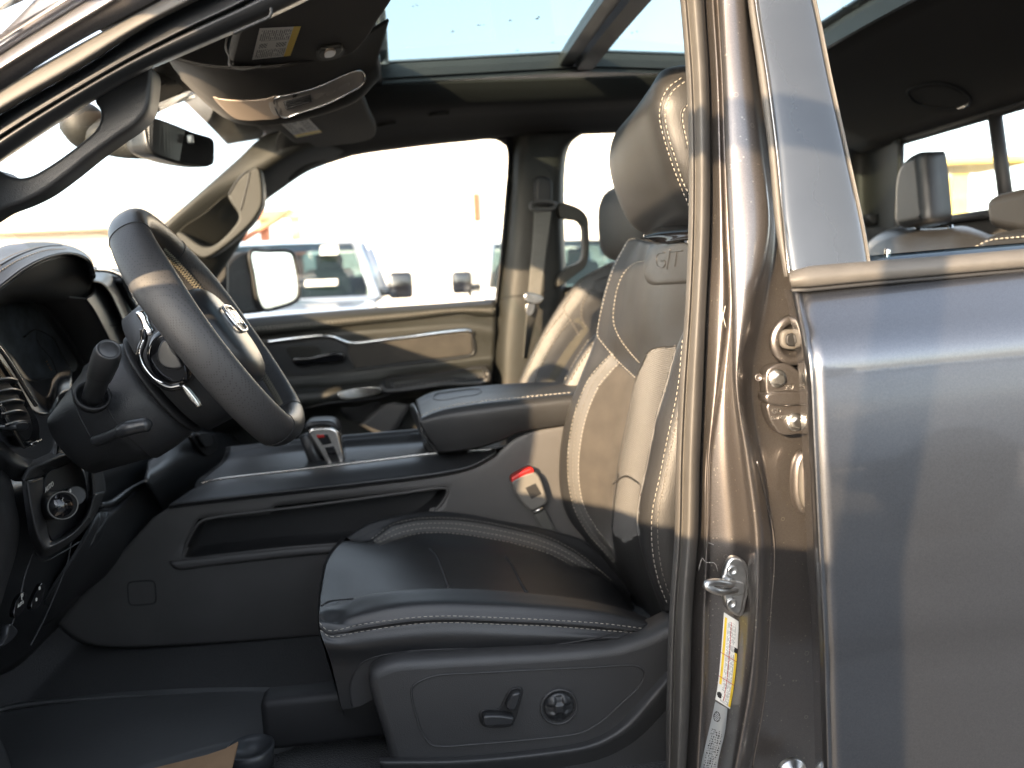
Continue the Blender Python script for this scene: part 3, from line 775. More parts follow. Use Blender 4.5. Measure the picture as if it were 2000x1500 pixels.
# ---- A pillar and roof rail of the driver side (upper left)
ap = MB()
a0 = [(-90, 135), (0, 66), (70, 0), (120, -50)]; a1 = [(-90, 148), (0, 83), (137, -2), (215, -50)]; a2 = [(-90, 170), (0, 106), (172, -2), (250, -50)]
a3 = [(-90, 205), (0, 141), (235, -2), (310, -50)]; a4 = [(-90, 236), (0, 173), (150, 80), (300, -2), (380, -50)]
def rw(c, Y, dy=0): return [(x, y + dy, Y) for x, y in c]
ap.patch([rw(a0, .89), rw(a0, .858, 2), rw(a1, .846, -3), rw(a1, .856), rw(a2, .860), rw(a2, .852, 6), rw(a3, .846, -8), rw(a3, .858, 2), rw(a4, .868, -10), rw(a4, .874, 4)], 60, 70)
apo = ap.build('a_pillar', 'railpaint', truck, thick=.004)
sA = [(-90, 236), (0, 174), (150, 88), (320, -2), (400, -46)]; sB = [(-90, 284), (0, 224), (150, 138), (290, 50), (388, 0), (470, -44)]
def mixc(a, b, t, n=12):
    A, B = crom(a, n), crom(b, n); return [(p[0] + (q[0] - p[0])*t, p[1] + (q[1] - p[1])*t) for p, q in zip(A, B)]
s = MB(); s.patch([rw(sA, .90), rw(mixc(sA, sB, .04), .872), rw(mixc(sA, sB, .20), .860), rw(mixc(sA, sB, .5), .856), rw(mixc(sA, sB, .8), .858), rw(mixc(sA, sB, .97), .872), rw(sB, .90)], 60, 44)
s.build('door_seal', 'rubber', apo, thick=.002)
b3 = [(-90, 378), (0, 315), (175, 200), (290, 135), (350, 109), (450, 66), (528, 33), (690, -46)]
s = MB(); s.patch([rw(mixc(sB, b3, .0), .888), rw(mixc(sB, b3, .10), .885), rw(mixc(sB, b3, .42), .868), rw(mixc(sB, b3, .50), .884), rw(mixc(sB, b3, .58), .870), rw(mixc(sB, b3, .9), .884), rw(b3, .905), rw(b3, .96, 3)], 60, 60)
s.build('pillar_cover', 'smooth', apo, thick=.003)
s = MB(); s.tube(curve([(522, -4), (528, 12), (528, 30), (500, 45), (455, 65)], 30, .880), .0018, 6); s.build('cover_edge', 'plastic', apo)
# grab handle on the A pillar
s = MB()
hd = [(290, 128), (292, 182), (285, 214), (264, 240), (226, 267), (180, 300), (130, 340), (80, 376), (40, 396), (0, 411), (-70, 446), (-70, 356), (-14, 330), (10, 341), (35, 347), (58, 343), (92, 325), (150, 284), (184, 254), (195, 232), (193, 212), (184, 196), (230, 160)]
s.slab(hd, .93, .035, 0, .004, n=170); s.build('grab_handle', 'plastic2', apo)

# ---- open driver door, hinged at the A pillar, just outside the left edge of the picture
DOOR_A = R(56); hx, hyy = -.80, .80
dd = Vector((math.cos(DOOR_A), -math.sin(DOOR_A), 0)); dn = Vector((math.sin(DOOR_A), math.cos(DOOR_A), 0))   # dn: towards the inside face
def D(s_, z, o=0.0): return Vector((hx, hyy, 0)) + dd*s_ + Vector((0, 0, z)) + dn*o
dr = MB()
lower = [(0, .62), (0, 1.35), (.25, 1.352), (.6, 1.365), (1.09, 1.40), (1.10, 1.0), (1.07, .62)]
dr.prism([D(a, z, .10) for a, z in lower], -dn*.16, 0, .03)
dro = dr.build('driver_door', 'paint', truck, label='open driver door with its window frame')
fr_ = MB()
top_ = [(.0, 1.42), (.25, 1.80), (.45, 1.84), (.75, 1.85), (1.00, 1.85), (1.075, 1.825), (1.085, 1.60), (1.07, 1.37)]
def lean(z): return max(0, z - 1.38)*.26
pth = [D(a, z, lean(z) + .02) for a, z in [tuple(t) for t in crom(top_[:5], 24)] + top_[5:]]
fr_.tube(pth, .030, 10, 0, flat=(1.0, 1.0)); fr_.prism([D(.0, 1.33, .03), D(.33, 1.34, .03), D(.35, 1.54, .06), D(.26, 1.585, .07), D(.12, 1.53, .05)], -dn*.03, 0)
fr_.build('window_frame', 'matte', dro)
s = MB(); s.prism([D(.06, .95, .125), D(.95, .98, .125), D(.98, 1.18, .125), D(.06, 1.12, .125)], -dn*.05, 0, .02); s.build('door_card', 'plastic', dro)

# door mirror, front wing, bonnet and lower A pillar: outside the left edge of the picture, they shade the footwell
s = MB(); s.box(D(.16, 1.46, -.20), (.16, .28, .26), 0, Matrix.Rotation(-DOOR_A, 3, 'Z'), .04); s.box(D(.06, 1.38, -.06), (.10, .16, .08), 0, Matrix.Rotation(-DOOR_A, 3, 'Z'), .02); s.build('side_mirror', 'matte', dro)
s = MB(); s.tube([U(-60, 330, .90), Vector((-.80, .86, 1.47)), Vector((-1.15, .84, 1.33))], .055, 12); s.build('lower_pillar', 'paint', apo)
s = MB(); s.box((-.98, .83, .95), (.36, .10, .80), 0, bevel=.03); s.build('cowl_side', 'paint', truck)
s = MB(); sec_ = [(-1.05, 1.34), (-1.5, 1.31), (-2.1, 1.24), (-2.35, 1.08), (-2.40, .60)]
rows = []
for x, z in sec_: rows.append([Vector((x, y, z - .05*abs((y - 1.68)/.98)**4)) for y in [.70 + 1.96*k/20 for k in range(21)]])
s.grid(rows, 0); s.build('bonnet', 'paint', truck, thick=.01)
for yy in (.72, 2.64):
    s = MB(); s.grid([[Vector((x, yy, z)) for x in (-2.38, -1.9, -1.5, -1.05)] for z in (.50, .9, 1.22)], 0); s.build('front_wing', 'paint', truck, thick=.02)

# roof rail over both doors
rows = []
for i in range(15):
    x = -.46 + 2.1*i/14
    rows.append([Vector((x, y, z + (1.955 if x > 0 else 1.955 + .36*x*abs(x)*1.6))) for y, z in ((1.02, .0), (.93, -.005), (.875, -.04), (.865, -.10), (.90, -.135), (.95, -.13), (.97, -.06))])
s = MB(); s.grid(rows, 0); s.build('roof_rail', 'paint', truck, thick=.004)

# rear quarter of the cab and the load bed, right of the picture
s = MB(); s.prism([Vector((1.14, .84, 1.38)), Vector((1.30, .93, 1.86)), Vector((1.56, .93, 1.88)), Vector((1.62, .80, 1.36)), Vector((1.62, .72, .55)), Vector((1.20, .72, .55))], (0, .06, 0), 0); s.build('rear_pillar', 'paint', truck)
s = MB()
for y0 in (.70, 2.58): s.box((2.55, y0 + .04, .98), (1.75, .08, .86), 0, bevel=.03)
s.box((3.40, 1.68, .98), (.08, 1.8, .86), 0, bevel=.03); s.box((2.55, 1.68, .62), (1.7, 1.8, .06), 0); s.build('load_bed', 'paint', truck)
s = MB(); s.prism([Vector((-.53, .95, 1.30)), Vector((-.60, .95, 1.42)), Vector((-1.05, .95, 1.42)), Vector((-1.05, .95, .72)), Vector((-.62, .95, .72)), Vector((-.54, .95, .95))], (0, .05, 0), 0, .01); s.build('dash_end_cap', 'smooth', truck)

# ---- roof, headliner, sunroof
SY0, SY1 = 1.33, 2.02
SXF = U(745, 147, SY1).x; SXB0 = U(1093, 128, SY1).x; SXB1 = U(1157, 124, SY1).x; SZ = U(920, 138, SY1).z
_d = ray(1614, 72); SXR = CAM.x + _d.x*((SZ + .01 - CAM.z)/_d.z)
def crown(y): return .030*(1 - ((y - 1.675)/.8)**2)
zF = U(745, 147, SY1).z; zR = U(1157, 124, SY1).z
def roofz(x, y):
    t = (x - SXF)/(SXB1 - SXF); t = min(1.6, max(-1.5, t))
    base = zF + (zR - zF)*t if t > 0 else zF + t*.055*(1 - .25*t)
    if t > 1: base = zR - (t - 1)*.02
    return base + crown(y) - crown(SY1)
def sheet(b, x0, x1, y0, y1, dz, mi=0, nx=14, ny=16):
    b.grid([[Vector((x0 + (x1 - x0)*i/nx, y0 + (y1 - y0)*j/ny, roofz(x0 + (x1 - x0)*i/nx, y0 + (y1 - y0)*j/ny) + dz)) for j in range(ny + 1)] for i in range(nx + 1)], mi)
rf = MB()
for (x0, x1, y0, y1) in ((-.50, SXF + .02, .86, 2.48), (SXF, 1.50, .86, SY0), (SXF, 1.50, SY1, 2.48), (SXR - .02, 1.50, SY0, SY1)): sheet(rf, x0, x1, y0, y1, .030)
rf.build('roof', 'paint', truck, thick=.004)
hl = MB()
sheet(hl, -.47, SXF - .012, .93, 2.40, -.012)                       # front strip
sheet(hl, SXF - .012, 1.46, .93, SY0 - .03, -.016)                  # driver side strip
# far side strip traced down to the window heads
h0 = [(560, 178), (742, 166), (1000, 157), (1340, 147), (1700, 130)]; h1 = [(560, 200), (740, 187), (1000, 178), (1340, 166), (1700, 150)]
h2 = [(560, 226), (740, 210), (1000, 201), (1340, 187), (1700, 172)]; h3 = [(540, 282), (690, 252), (850, 235), (1000, 226), (1200, 217), (1340, 210), (1700, 205)]
h4 = [(560, 356), (600, 331), (640, 312), (700, 298), (800, 284), (900, 273), (1000, 265), (1110, 261), (1200, 258), (1350, 255), (1700, 262)]
hl.patch([rw(h0, 2.035), rw(h1, 2.06), rw(h2, 2.10), rw(mixc(h2, h3, .5), 2.15), rw(h3, 2.22), rw(mixc(h3, h4, .5), 2.31), rw(h4, 2.385), rw(h4, 2.45, 3)], 60, 40)
# rear part of the headliner, from the roof glass to the rear window head
zq = lambda px, py: Ux(px, py, 1.44)
ra, rb = zq(1745, 277), zq(2040, 186)
rows = []
for i in range(9):
    t = i/8; row = []
    for j in range(13):
        y = 2.38 - (2.38 - .93)*j/12
        zend = ra.z + (rb.z - ra.z)*((ra.y - y)/(ra.y - rb.y)) if y > rb.y else rb.z - .0*(rb.y - y)
        x = SXR + .012 + (1.44 - SXR - .012)*t
        z0 = roofz(SXR, y) - .014
        row.append(Vector((x, y, z0 + (zend - z0)*t**1.6)))
    rows.append(row)
hl.grid(rows, 0)
hlo = hl.build('headliner', 'liner', truck, thick=.006)
# speaker and lamp in the rear headliner
def liner_pt(px, py):
    bv = hl.bvh(); d = ray(px, py).normalized(); h = bv.ray_cast(CAM, d); return h[0] - d*.002 if h[0] else U(px, py, 1.8)
s = MB(); cl = crom([(1772, 178), (1800, 165), (1850, 163), (1890, 185), (1896, 200), (1860, 212), (1810, 207), (1782, 195)], 40, True)
s.tube([liner_pt(*t) for t in cl], .003, 6, closed=True); s.build('speaker_bezel', 'matte', hlo)
s = MB(); q = [liner_pt(*t) for t in crom([(1782, 180), (1805, 170), (1848, 169), (1880, 187), (1858, 205), (1812, 201)], 30, True)]
s.prism(q, (0, 0, .004), 0); s.build('speaker_grille', 'liner', hlo)
s = MB(); s.tube([liner_pt(1872, 211), liner_pt(1886, 207), liner_pt(1893, 204)], .004, 6); s.build('coat_hook', 'satin', hlo)
for (a, b_) in (((738, 244), (772, 239)), ((838, 224), (876, 219))):
    s = MB(); s.tube([liner_pt(*a), liner_pt((a[0]+b_[0])/2, (a[1]+b_[1])/2 - 1), liner_pt(*b_)], .0075, 8); s.build('coat_hook', 'trim', hlo)
# sunroof frames and glass
sr = MB()
def rail(x0, x1, y0, y1, z0, z1, mi=0):
    b = []
    n = 14
    for k in range(n + 1):
        f = k/n; x = x0 + (x1 - x0)*f if abs(x1 - x0) > abs(y1 - y0) else None
        b.append(f)
    if abs(x1 - x0) > abs(y1 - y0):
        rows = [[Vector((x0 + (x1 - x0)*f, yy, roofz(x0 + (x1 - x0)*f, y0) + zz)) for yy, zz in ((y0, z0), (y0, z1), (y1, z1), (y1, z0))] for f in b]
    else:
        rows = [[Vector((xx, y0 + (y1 - y0)*f, roofz(x0, y0 + (y1 - y0)*f) + zz)) for xx, zz in ((x0, z0), (x0, z1), (x1, z1), (x1, z0))] for f in b]
    sr.grid(rows, mi, False, cu=True, caps=True)
rail(SXF - .02, SXR + .02, SY1, SY1 + .020, -.006, .026)
rail(SXF - .02, SXR + .02, SY1 + .012, SY1 + .050, -.016, -.004)
rail(SXF - .02, SXR + .02, SY0 - .020, SY0, -.010, .026)
rail(SXF - .03, SXF, SY0 - .02, SY1 + .02, -.012, .024)
rail(SXR, SXR + .07, SY0 - .02, SY1 + .02, -.020, .024); rail(SXR + .07, SXR + .11, SY0 - .02, SY1 + .02, -.026, .02, 1)
rail(SXB0, SXB0 + (SXB1 - SXB0)*.42, SY0, SY1, .000, .026); rail(SXB0 + (SXB1 - SXB0)*.50, SXB1, SY0, SY1, -.014, .026, 1)
sro = sr.build('sunroof', ['smooth', 'plastic'], truck)
for x0, x1 in ((SXF, SXB0), (SXB1, SXR)):
    s = MB(); sheet(s, x0, x1, SY0, SY1, .012, 0, 10, 12); s.build('glass_panel', 'roofglass', sro)
# dried droplets on the roof glass
s = MB(); random.seed(12)
for px, py, rx in ((1050, 8, 9), (1085, 6, 12), (1002, 50, 7), (1056, 48, 9), (882, 69, 8), (940, 57, 6), (1014, 108, 7), (960, 118, 5), (1290, 12, 10), (1240, 80, 6), (1140, 16, 8), (1168, 14, 8), (905, 3, 7), (810, 15, 5), (1650, 26, 10), (1672, 22, 6), (1078, 95, 5), (1030, 120, 4)):
    d = ray(px, py); c = CAM + d*((SZ + .012 - CAM.z)/d.z)
    if c.y < SY1 - .02:
        c.z = roofz(c.x, c.y) + .0155
        for q in range(3):
            cc = c + Vector((random.uniform(-.006, .006), random.uniform(-.012, .012), 0)); rr = rx*.00035*random.uniform(.6, 1.3)
            s.lathe(cc, (0, 0, 1), [(0, rr), (rr*.25, rr*.75), (rr*.35, .0002)], 10)
if s.v: s.build('dried_droplets', mat('dried water spots', (.16, .17, .16), .6), sro)

def plate(surfpts, off, mi, b, bev=.0015):
    c = sum(surfpts, Vector())/len(surfpts); d = (CAM - c).normalized(); b.prism([p + d*off for p in surfpts], -d*(off + .004), mi, bev)
# ---- sun visors
def visor(out, Z, th_, tilt=0):
    b = MB(); L = [Uz(x, y, Z + tilt*(i % 1)) for i, (x, y) in enumerate(crom(out, 70, True))]
    b.prism(L, (0, 0, th_), 0, .006)
    return b
VZ = 1.795
v1 = visor([(466, 60), (500, 38), (600, -10), (700, -45), (790, -60), (770, -5), (738, 45), (716, 80), (694, 103), (660, 115), (610, 122), (540, 128), (470, 134), (452, 133), (449, 122), (455, 95)], VZ, .018)
vo = v1.build('sun_visor', 'liner', truck)
def label_on(poly, Z, parent, flip=False):
    """airbag sticker: white field, yellow head band, rows of print"""
    A, B, C_, D_ = [Uz(x, y, Z) for x, y in poly]     # corners TL, TR, BR, BL
    nn = 40; b = MB(); g_ = []
    for i in range(nn + 1):
        l = A.lerp(D_, i/nn); r = B.lerp(C_, i/nn); g_.append([l.lerp(r, j/nn) - Vector((0, 0, .0008)) for j in range(nn + 1)])
    b.grid(g_, 0, False); random.seed(5)
    run = [[random.random() < .78 for _ in range(nn)] for _ in range(nn)]
    for i in range(nn):
        for j in range(nn):
            u, v = j/nn, i/nn; mi = 0
            if u > .82: mi = 1
            elif j % 2 and .04 < u < .78 and (.06 < v < .40 or .66 < v < .95) and run[j][i]: mi = 2
            elif .45 < v < .62 and (.08 < u < .30 or .52 < u < .76) and (i*7 + j*5) % 3: mi = 2
            b.m[i*nn + j] = mi
    b.build('warning_label', ['white', 'yellow', mat('print', (.22, .22, .22), .7)], parent)
label_on([(507, 54), (588, 50), (567, 108), (492, 116)], VZ - .0006, vo)
s = MB(); s.prism([Uz(x, y, VZ - .001) for x, y in crom([(618, 110), (620, 98), (640, 95), (668, 92), (673, 97), (666, 110), (640, 118), (624, 118)], 40, True)], (0, 0, .004), 0); 
q = [Uz(x, y, VZ - .008) for x, y in crom([(622, 108), (625, 100), (645, 96), (667, 94), (670, 98), (662, 108), (642, 114), (628, 115)], 40, True)]; s.prism(q, (0, 0, .008), 0, .003)
q = [Uz(x, y, VZ - .011) for x, y in crom([(634, 112), (636, 102), (652, 99), (656, 104), (650, 111)], 24, True)]; s.prism(q, (0, 0, .004), 1, .001); s.build('vanity_lamp', ['trim', 'lens'], vo)
s = MB(); s.tube(curve([(446, 70), (443, 95), (450, 112), (450, 128), (470, 136), (512, 130)], 40, Uz(450, 120, VZ).y), .0035, 8); s.build('visor_hinge', 'matte', vo)
v2 = visor([(500, 232), (560, 210), (640, 196), (697, 184), (708, 194), (722, 226), (735, 256), (731, 268), (706, 278), (660, 284), (616, 288), (603, 280), (576, 280), (552, 262)], VZ, .016)
vo2 = v2.build('sun_visor', 'liner', truck)
label_on([(596, 224), (629, 258), (579, 268), (543, 236)], VZ - .0006, vo2)

# ---- overhead console
oc = MB()
o1 = [(326, 112), (400, 130), (480, 134), (560, 128), (650, 105), (760, 40)]; o2 = [(338, 132), (398, 178), (440, 194), (500, 197), (560, 192), (630, 172), (700, 138), (738, 118)]
o3 = [(352, 150), (410, 206), (450, 232), (500, 242), (570, 236), (650, 214), (700, 192), (742, 150)]
oc.patch([rw(o1, 1.40), rw(mixc(o1, o2, .5), 1.47), rw(o2, 1.535), rw(mixc(o2, o3, .5), 1.565), rw(o3, 1.60), rw(o3, 1.66, 3), rw(o3, 1.80, -10)], 70, 50)
oco = oc.build('overhead_console', 'liner', truck, thick=.004); OCB = oc.bvh()
def on_oc(pts, n=60, lift=.0015, closed=True): return onto(OCB, pts, n, closed, lift)
b = MB(); plate(on_oc([(416, 190), (430, 194), (470, 197), (520, 194), (541, 188), (549, 228), (510, 235), (480, 236), (460, 232), (436, 214)]), .003, 0, b); b.build('map_lamp_lens', 'lens', oco)
b = MB(); plate(on_oc([(524, 201), (531, 199), (541, 199), (548, 222), (543, 226), (535, 225)]), .006, 0, b); 
fr_pts = [(536, 194), (570, 184), (620, 170), (660, 152), (690, 140), (704, 138), (711, 145), (712, 156), (704, 168), (680, 182), (640, 202), (590, 219), (550, 229)]
plate(on_oc(fr_pts, 80), .003, 0, b, .002)
b.build('chrome_bezel', 'silver', oco)
b = MB(); plate(on_oc([(553, 196), (604, 182), (609, 200), (559, 216)], 40), .0045, 0, b, .0008)
for k in range(4):
    t = .15 + .22*k; b2 = on_oc([(553 + 6*t, 196 + 20*t), (606 + 4*t, 182 + 18*t)], 10, .009, False); b.tube(b2, .0022, 6, 1)
b.build('air_grille', ['matte', 'plastic'], oco)
b = MB()
plate(on_oc([(606, 182), (640, 168), (680, 152), (690, 152), (692, 166), (660, 180), (610, 200)], 40), .0042, 0, b, .0008)
b.build('switch_recess', 'gloss', oco)
for pts in ([(609, 190), (630, 178), (632, 186), (612, 196)], [(634, 180), (652, 172), (654, 180), (637, 189)], [(656, 172), (680, 160), (683, 168), (660, 179)]):
    b = MB(); plate(on_oc(pts, 24), .008, 0, b, .002); b.build('roof_switch', 'silver', oco)
s = MB(); s.tube(on_oc(fr_pts, 80, .006), .0016, 6, 0, closed=True); s.build('chrome_edge', 'chrome', oco)

# ---- windshield, header, rear-view mirror
ws = MB()
ws.grid([[Ux(345, 118, -.45) + Vector((0, 0, .0)), U(400, 165, 1.70), U(520, 262, 2.34)], [U(-90, 360, 1.02), U(100, 520, 1.72), U(250, 540, 2.36)]], 0)
wso = ws.build('windshield', 'glass', truck)
hd_ = MB()
hd_.patch([[(288, 148, 1.62), (316, 136, 1.80), (338, 124, 1.95)], [(296, 178, 1.66), (346, 156, 1.82), (372, 148, 1.97)], [(290, 226, 1.68), (350, 200, 1.84), (392, 180, 2.0)]], 24, 16, lin=False)
hdo = hd_.build('header_trim', 'trim', truck, thick=.004)
HB = hd_.bvh(); s = MB()
for a, b_ in (((292, 172), (318, 158)), ((293, 178), (322, 163)), ((340, 158), (362, 150))): s.tube(onto(HB, [a, b_], 10), .0022, 6)
s.build('sensor_slot', 'matte', hdo)
s = MB(); q = onto(HB, [(302, 210), (330, 196), (376, 172), (383, 180), (350, 202), (312, 218)], 40, True, .003); 
s.tube(q, .003, 6, closed=True); s.build('access_cover', 'plastic', hdo)
# sensor housing at the glass and the mirror
rm = MB()
c = U(168, 245, 1.66)
for (cx, cy, Y, rx, ry, rz, rot) in ((166, 246, 1.68, .040, .05, .045, 0), (225, 268, 1.64, .050, .05, .030, 0)):
    c = U(cx, cy, Y); rows = []
    for i in range(13):
        a = -math.pi/2 + math.pi*i/12; rows.append([c + Vector((rx*math.cos(a)*math.cos(q) + (-.10 if False else 0), ry*math.cos(a)*math.sin(q), rz*math.sin(a) - .35*rx*math.cos(a)*math.cos(q)*0)) for q in [2*math.pi*k/24 for k in range(24)]])
    rm.grid(rows, 0, True, cu=True)
q = [U(x, y, Y) for x, y, Y in crom([(150, 240, 1.72), (185, 262, 1.68), (230, 276, 1.64), (290, 280, 1.62)], 16)]
rm.tube(q, [.035]*6 + [.030]*10, 14, 0)
rmo = rm.build('rearview_mirror', 'trim', truck)
hs = MB()
mout = [(283, 233, 1.535), (289, 228, 1.533), (310, 232, 1.55), (336, 241, 1.585), (375, 257, 1.64), (408, 270, 1.695), (414, 276, 1.70), (417, 300, 1.70), (414, 322, 1.698), (405, 326, 1.69), (370, 323, 1.635), (335, 314, 1.585), (305, 303, 1.55), (292, 290, 1.537), (286, 265, 1.535)]
ring = [U3(t) for t in crom(mout, 60, True)]
cm_ = sum(ring, Vector())/len(ring); nrm = ((ring[0] - cm_).cross(ring[15] - cm_)).normalized()
if nrm.dot(CAM - cm_) < 0: nrm = -nrm
back = -nrm
hs.prism([p for p in ring], back*.035, 0, .004)
rr2 = [cm_ + (p - cm_)*.55 + back*.075 for p in ring]; hs.grid([[p + back*.035 for p in ring], [cm_ + (p - cm_)*.93 + back*.055 for p in ring], rr2], 0, True, cu=True)
hs.build('mirror_housing', 'smooth', rmo)
ring = [p - nrm*(p - cm_).dot(nrm) for p in ring]
gl_ = MB(); gl_.prism([cm_ + (p - cm_)*.93 - back*.0015 for p in ring], back*.003, 0); gl_.build('mirror_glass', 'darkmirror', rmo)
s = MB(); s.box(U(372, 272, 1.62), (.012, .010, .016), 0, bevel=.003); s.build('mirror_icon', 'silverlabel', rmo)

# ---- passenger side A pillar trim with its handle
pt = MB()
wE = [(560, 255, 2.26), (520, 268, 2.28), (470, 312, 2.26), (400, 374, 2.22), (334, 434, 2.20), (295, 470, 2.20)]
eE = [(690, 300, 2.40), (600, 332, 2.40), (548, 366, 2.38), (508, 398, 2.36), (478, 452, 2.34), (440, 510, 2.33), (405, 560, 2.33)]
pt.patch([[(x - 4, y - 2, Y + .05) for x, y, Y in wE], wE, [(a[0]*.5 + b_[0]*.5, a[1]*.5 + b_[1]*.5, 2.255) for a, b_ in zip(crom(wE, 8), crom(eE, 8))], eE, [(x + 3, y + 2, Y + .05) for x, y, Y in eE]], 50, 30)
pto = pt.build('pillar_trim', 'trim', truck, thick=.004)
s = MB(); s.slab([(487, 332), (504, 326), (511, 350), (513, 395), (507, 412), (483, 444), (402, 504), (385, 500), (343, 458), (350, 452), (396, 480), (416, 479), (455, 444), (466, 423), (445, 381), (470, 345)], 2.205, .05, 0, .006, n=160); s.build('grab_handle', 'trim', pto)
s = MB(); q = onto(pt.bvh(), [(352, 453), (400, 416), (447, 381), (458, 400), (466, 422), (457, 442), (430, 468), (412, 480), (398, 480), (374, 466)], 60, True, .004); plate(q, .0, 0, s, .001); s.build('handle_recess', mat('recess shade', (.016, .015, .011), .7), pto)  # flat plate on the trim stands in for the shade of the recess
s = MB(); s.tube(curve([(446, 380), (470, 344), (486, 334), (478, 380), (470, 410)], 40, 2.204), .0018, 5); s.build('trim_seam', 'plastic', pto)
# sail panel below it (door corner)
s = MB(); s.patch([[(398, 556, 2.40), (443, 496, 2.40)], [(392, 640, 2.40), (443, 615, 2.40)]], 12, 8); s.build('sail_panel', 'matte', truck, thick=.02)

# ---- passenger door
pd = MB()
def R2(pts): return pts
d_top = [(300, 650), (400, 634), (480, 622), (600, 611), (740, 600), (860, 592), (968, 584)]
d_pad = [(300, 690), (400, 668), (493, 656), (600, 645), (712, 633), (820, 622), (905, 612), (930, 618), (968, 617)]
d_shelf = [(300, 700), (400, 684), (518, 668), (640, 656), (760, 648), (924, 640), (968, 648)]
d_mid = [(300, 780), (420, 756), (566, 735), (640, 730), (720, 720), (860, 706), (949, 696), (966, 694)]
d_arm0 = [(300, 800), (420, 778), (566, 757), (660, 752), (740, 742), (767, 734), (860, 722), (949, 711), (962, 710)]
d_arm1 = [(300, 840), (420, 815), (566, 792), (640, 782), (767, 764), (860, 754), (956, 744), (960, 742)]
d_low = [(300, 880), (420, 840), (566, 806), (640, 796), (767, 778), (860, 768), (958, 758), (960, 758)]
d_bot = [(300, 1000), (420, 960), (566, 930), (700, 905), (860, 890), (958, 880), (960, 880)]
pd.patch([rw(d_top, 2.47), rw(d_top, 2.425, 3), rw(mixc(d_top, d_pad, .5), 2.395), rw(mixc(d_top, d_pad, .92), 2.395), rw(d_pad, 2.412, 2), rw(mixc(d_pad, d_shelf, .4), 2.405), rw(d_shelf, 2.395), rw(mixc(d_shelf, d_mid, .5), 2.405), rw(d_mid, 2.41), rw(mixc(d_mid, d_arm0, .5), 2.405),
          rw(d_arm0, 2.39), rw(mixc(d_arm0, d_arm1, .4), 2.35), rw(d_arm1, 2.345), rw(d_low, 2.37), rw(mixc(d_low, d_bot, .2), 2.42), rw(d_bot, 2.43)], 80, 110)
pdo = pd.build('passenger_door', 'doorsoft', truck, thick=.01); PDB = pd.bvh()
s = MB(); s.patch([rw([(300, 651), (400, 635), (480, 623), (600, 612), (740, 601), (860, 593), (968, 585)], 2.424), rw([(300, 664), (400, 648), (480, 636), (600, 624), (740, 612), (860, 603), (968, 594)], 2.400)], 50, 6); s.build('belt_cap', 'smooth', pdo, thick=.003)
s = MB()
for f in (.60, .72): s.stitch(onto(PDB, mixc(d_top, d_pad, f, 14), 120), ln=.007, gap=.004, r=.0013, mi=0)
s.build('pad_stitching', 'thread2', pdo)
b = MB(); cc = onto(PDB, [(523, 668), (560, 663), (634, 655), (652, 658), (683, 669), (760, 662), (906, 645), (918, 646), (923, 652)], 90, lift=.004)
b.tube(cc, .0070, 8, 0); b.build('trim_strip', 'chrome', pdo)
b = MB(); c = onto(PDB, [(681, 675), (760, 666), (912, 650), (919, 652), (923, 668), (922, 690), (905, 694), (800, 706), (700, 718), (692, 716)], 80, True, .002); plate(c, .004, 0, b, .003); b.build('door_insert', 'suede', pdo)
s = MB(); s.tube(onto(PDB, [(919, 648), (926, 668), (925, 690), (905, 697), (800, 709), (694, 721)], 50, lift=.003), .004, 6); s.build('insert_border', 'smooth', pdo)
b = MB(); c = onto(PDB, [(516, 678), (560, 672), (640, 664), (676, 676), (690, 718), (640, 726), (570, 733), (548, 722), (530, 700)], 60, True, .001); plate(c, .001, 0, b, .001); b.build('handle_bowl', 'plastic', pdo)
b = MB(); c = onto(PDB, [(560, 680), (600, 675), (622, 678), (628, 696), (600, 702), (572, 703)], 40, True, .002); plate(c, .004, 0, b, .002); b.build('handle_cup', 'trim', pdo)
b = MB(); c = onto(PDB, [(570, 702), (610, 696), (652, 688), (671, 690), (675, 702), (668, 708), (620, 712), (578, 715)], 40, True, .002); plate(c, .022, 0, b, .006); b.build('door_handle', 'gloss', pdo)
b = MB(); c = onto(PDB, [(560, 768), (650, 758), (740, 746), (764, 742), (770, 756), (764, 770), (640, 790), (566, 798)], 60, True, .002); plate(c, .006, 0, b, .004); b.build('switch_panel', 'smooth', pdo)
b = MB(); c = onto(PDB, [(660, 768), (742, 758), (744, 766), (662, 778)], 30, True, .003); plate(c, .012, 0, b, .002); b.build('pull_cup_trim', 'satin', pdo)
b = MB(); c = onto(PDB, [(742, 744), (760, 735), (860, 722), (950, 710), (955, 714), (956, 742), (860, 752), (770, 764), (745, 762)], 60, True, .004); plate(c, .016, 0, b, .012); 
b.stitch(onto(PDB, [(770, 757), (860, 746), (955, 735)], 60, lift=.024), ln=.008, gap=.005, r=.0012, mi=1); b.build('arm_rest', ['leather', 'thread2'], pdo)
b = MB(); c = onto(PDB, [(662, 800), (700, 796), (742, 788), (738, 812), (720, 820), (680, 820)], 40, True, .003); plate(c, .002, 0, b, .002); b.build('reflector', 'plastic2', pdo)
s = MB(); s.patch([rw([(700, 830), (745, 790), (758, 782)], 2.405), rw([(760, 860), (790, 815), (800, 790)], 2.39)], 12, 6); s.build('map_pocket', 'plastic2', pdo, thick=.004)
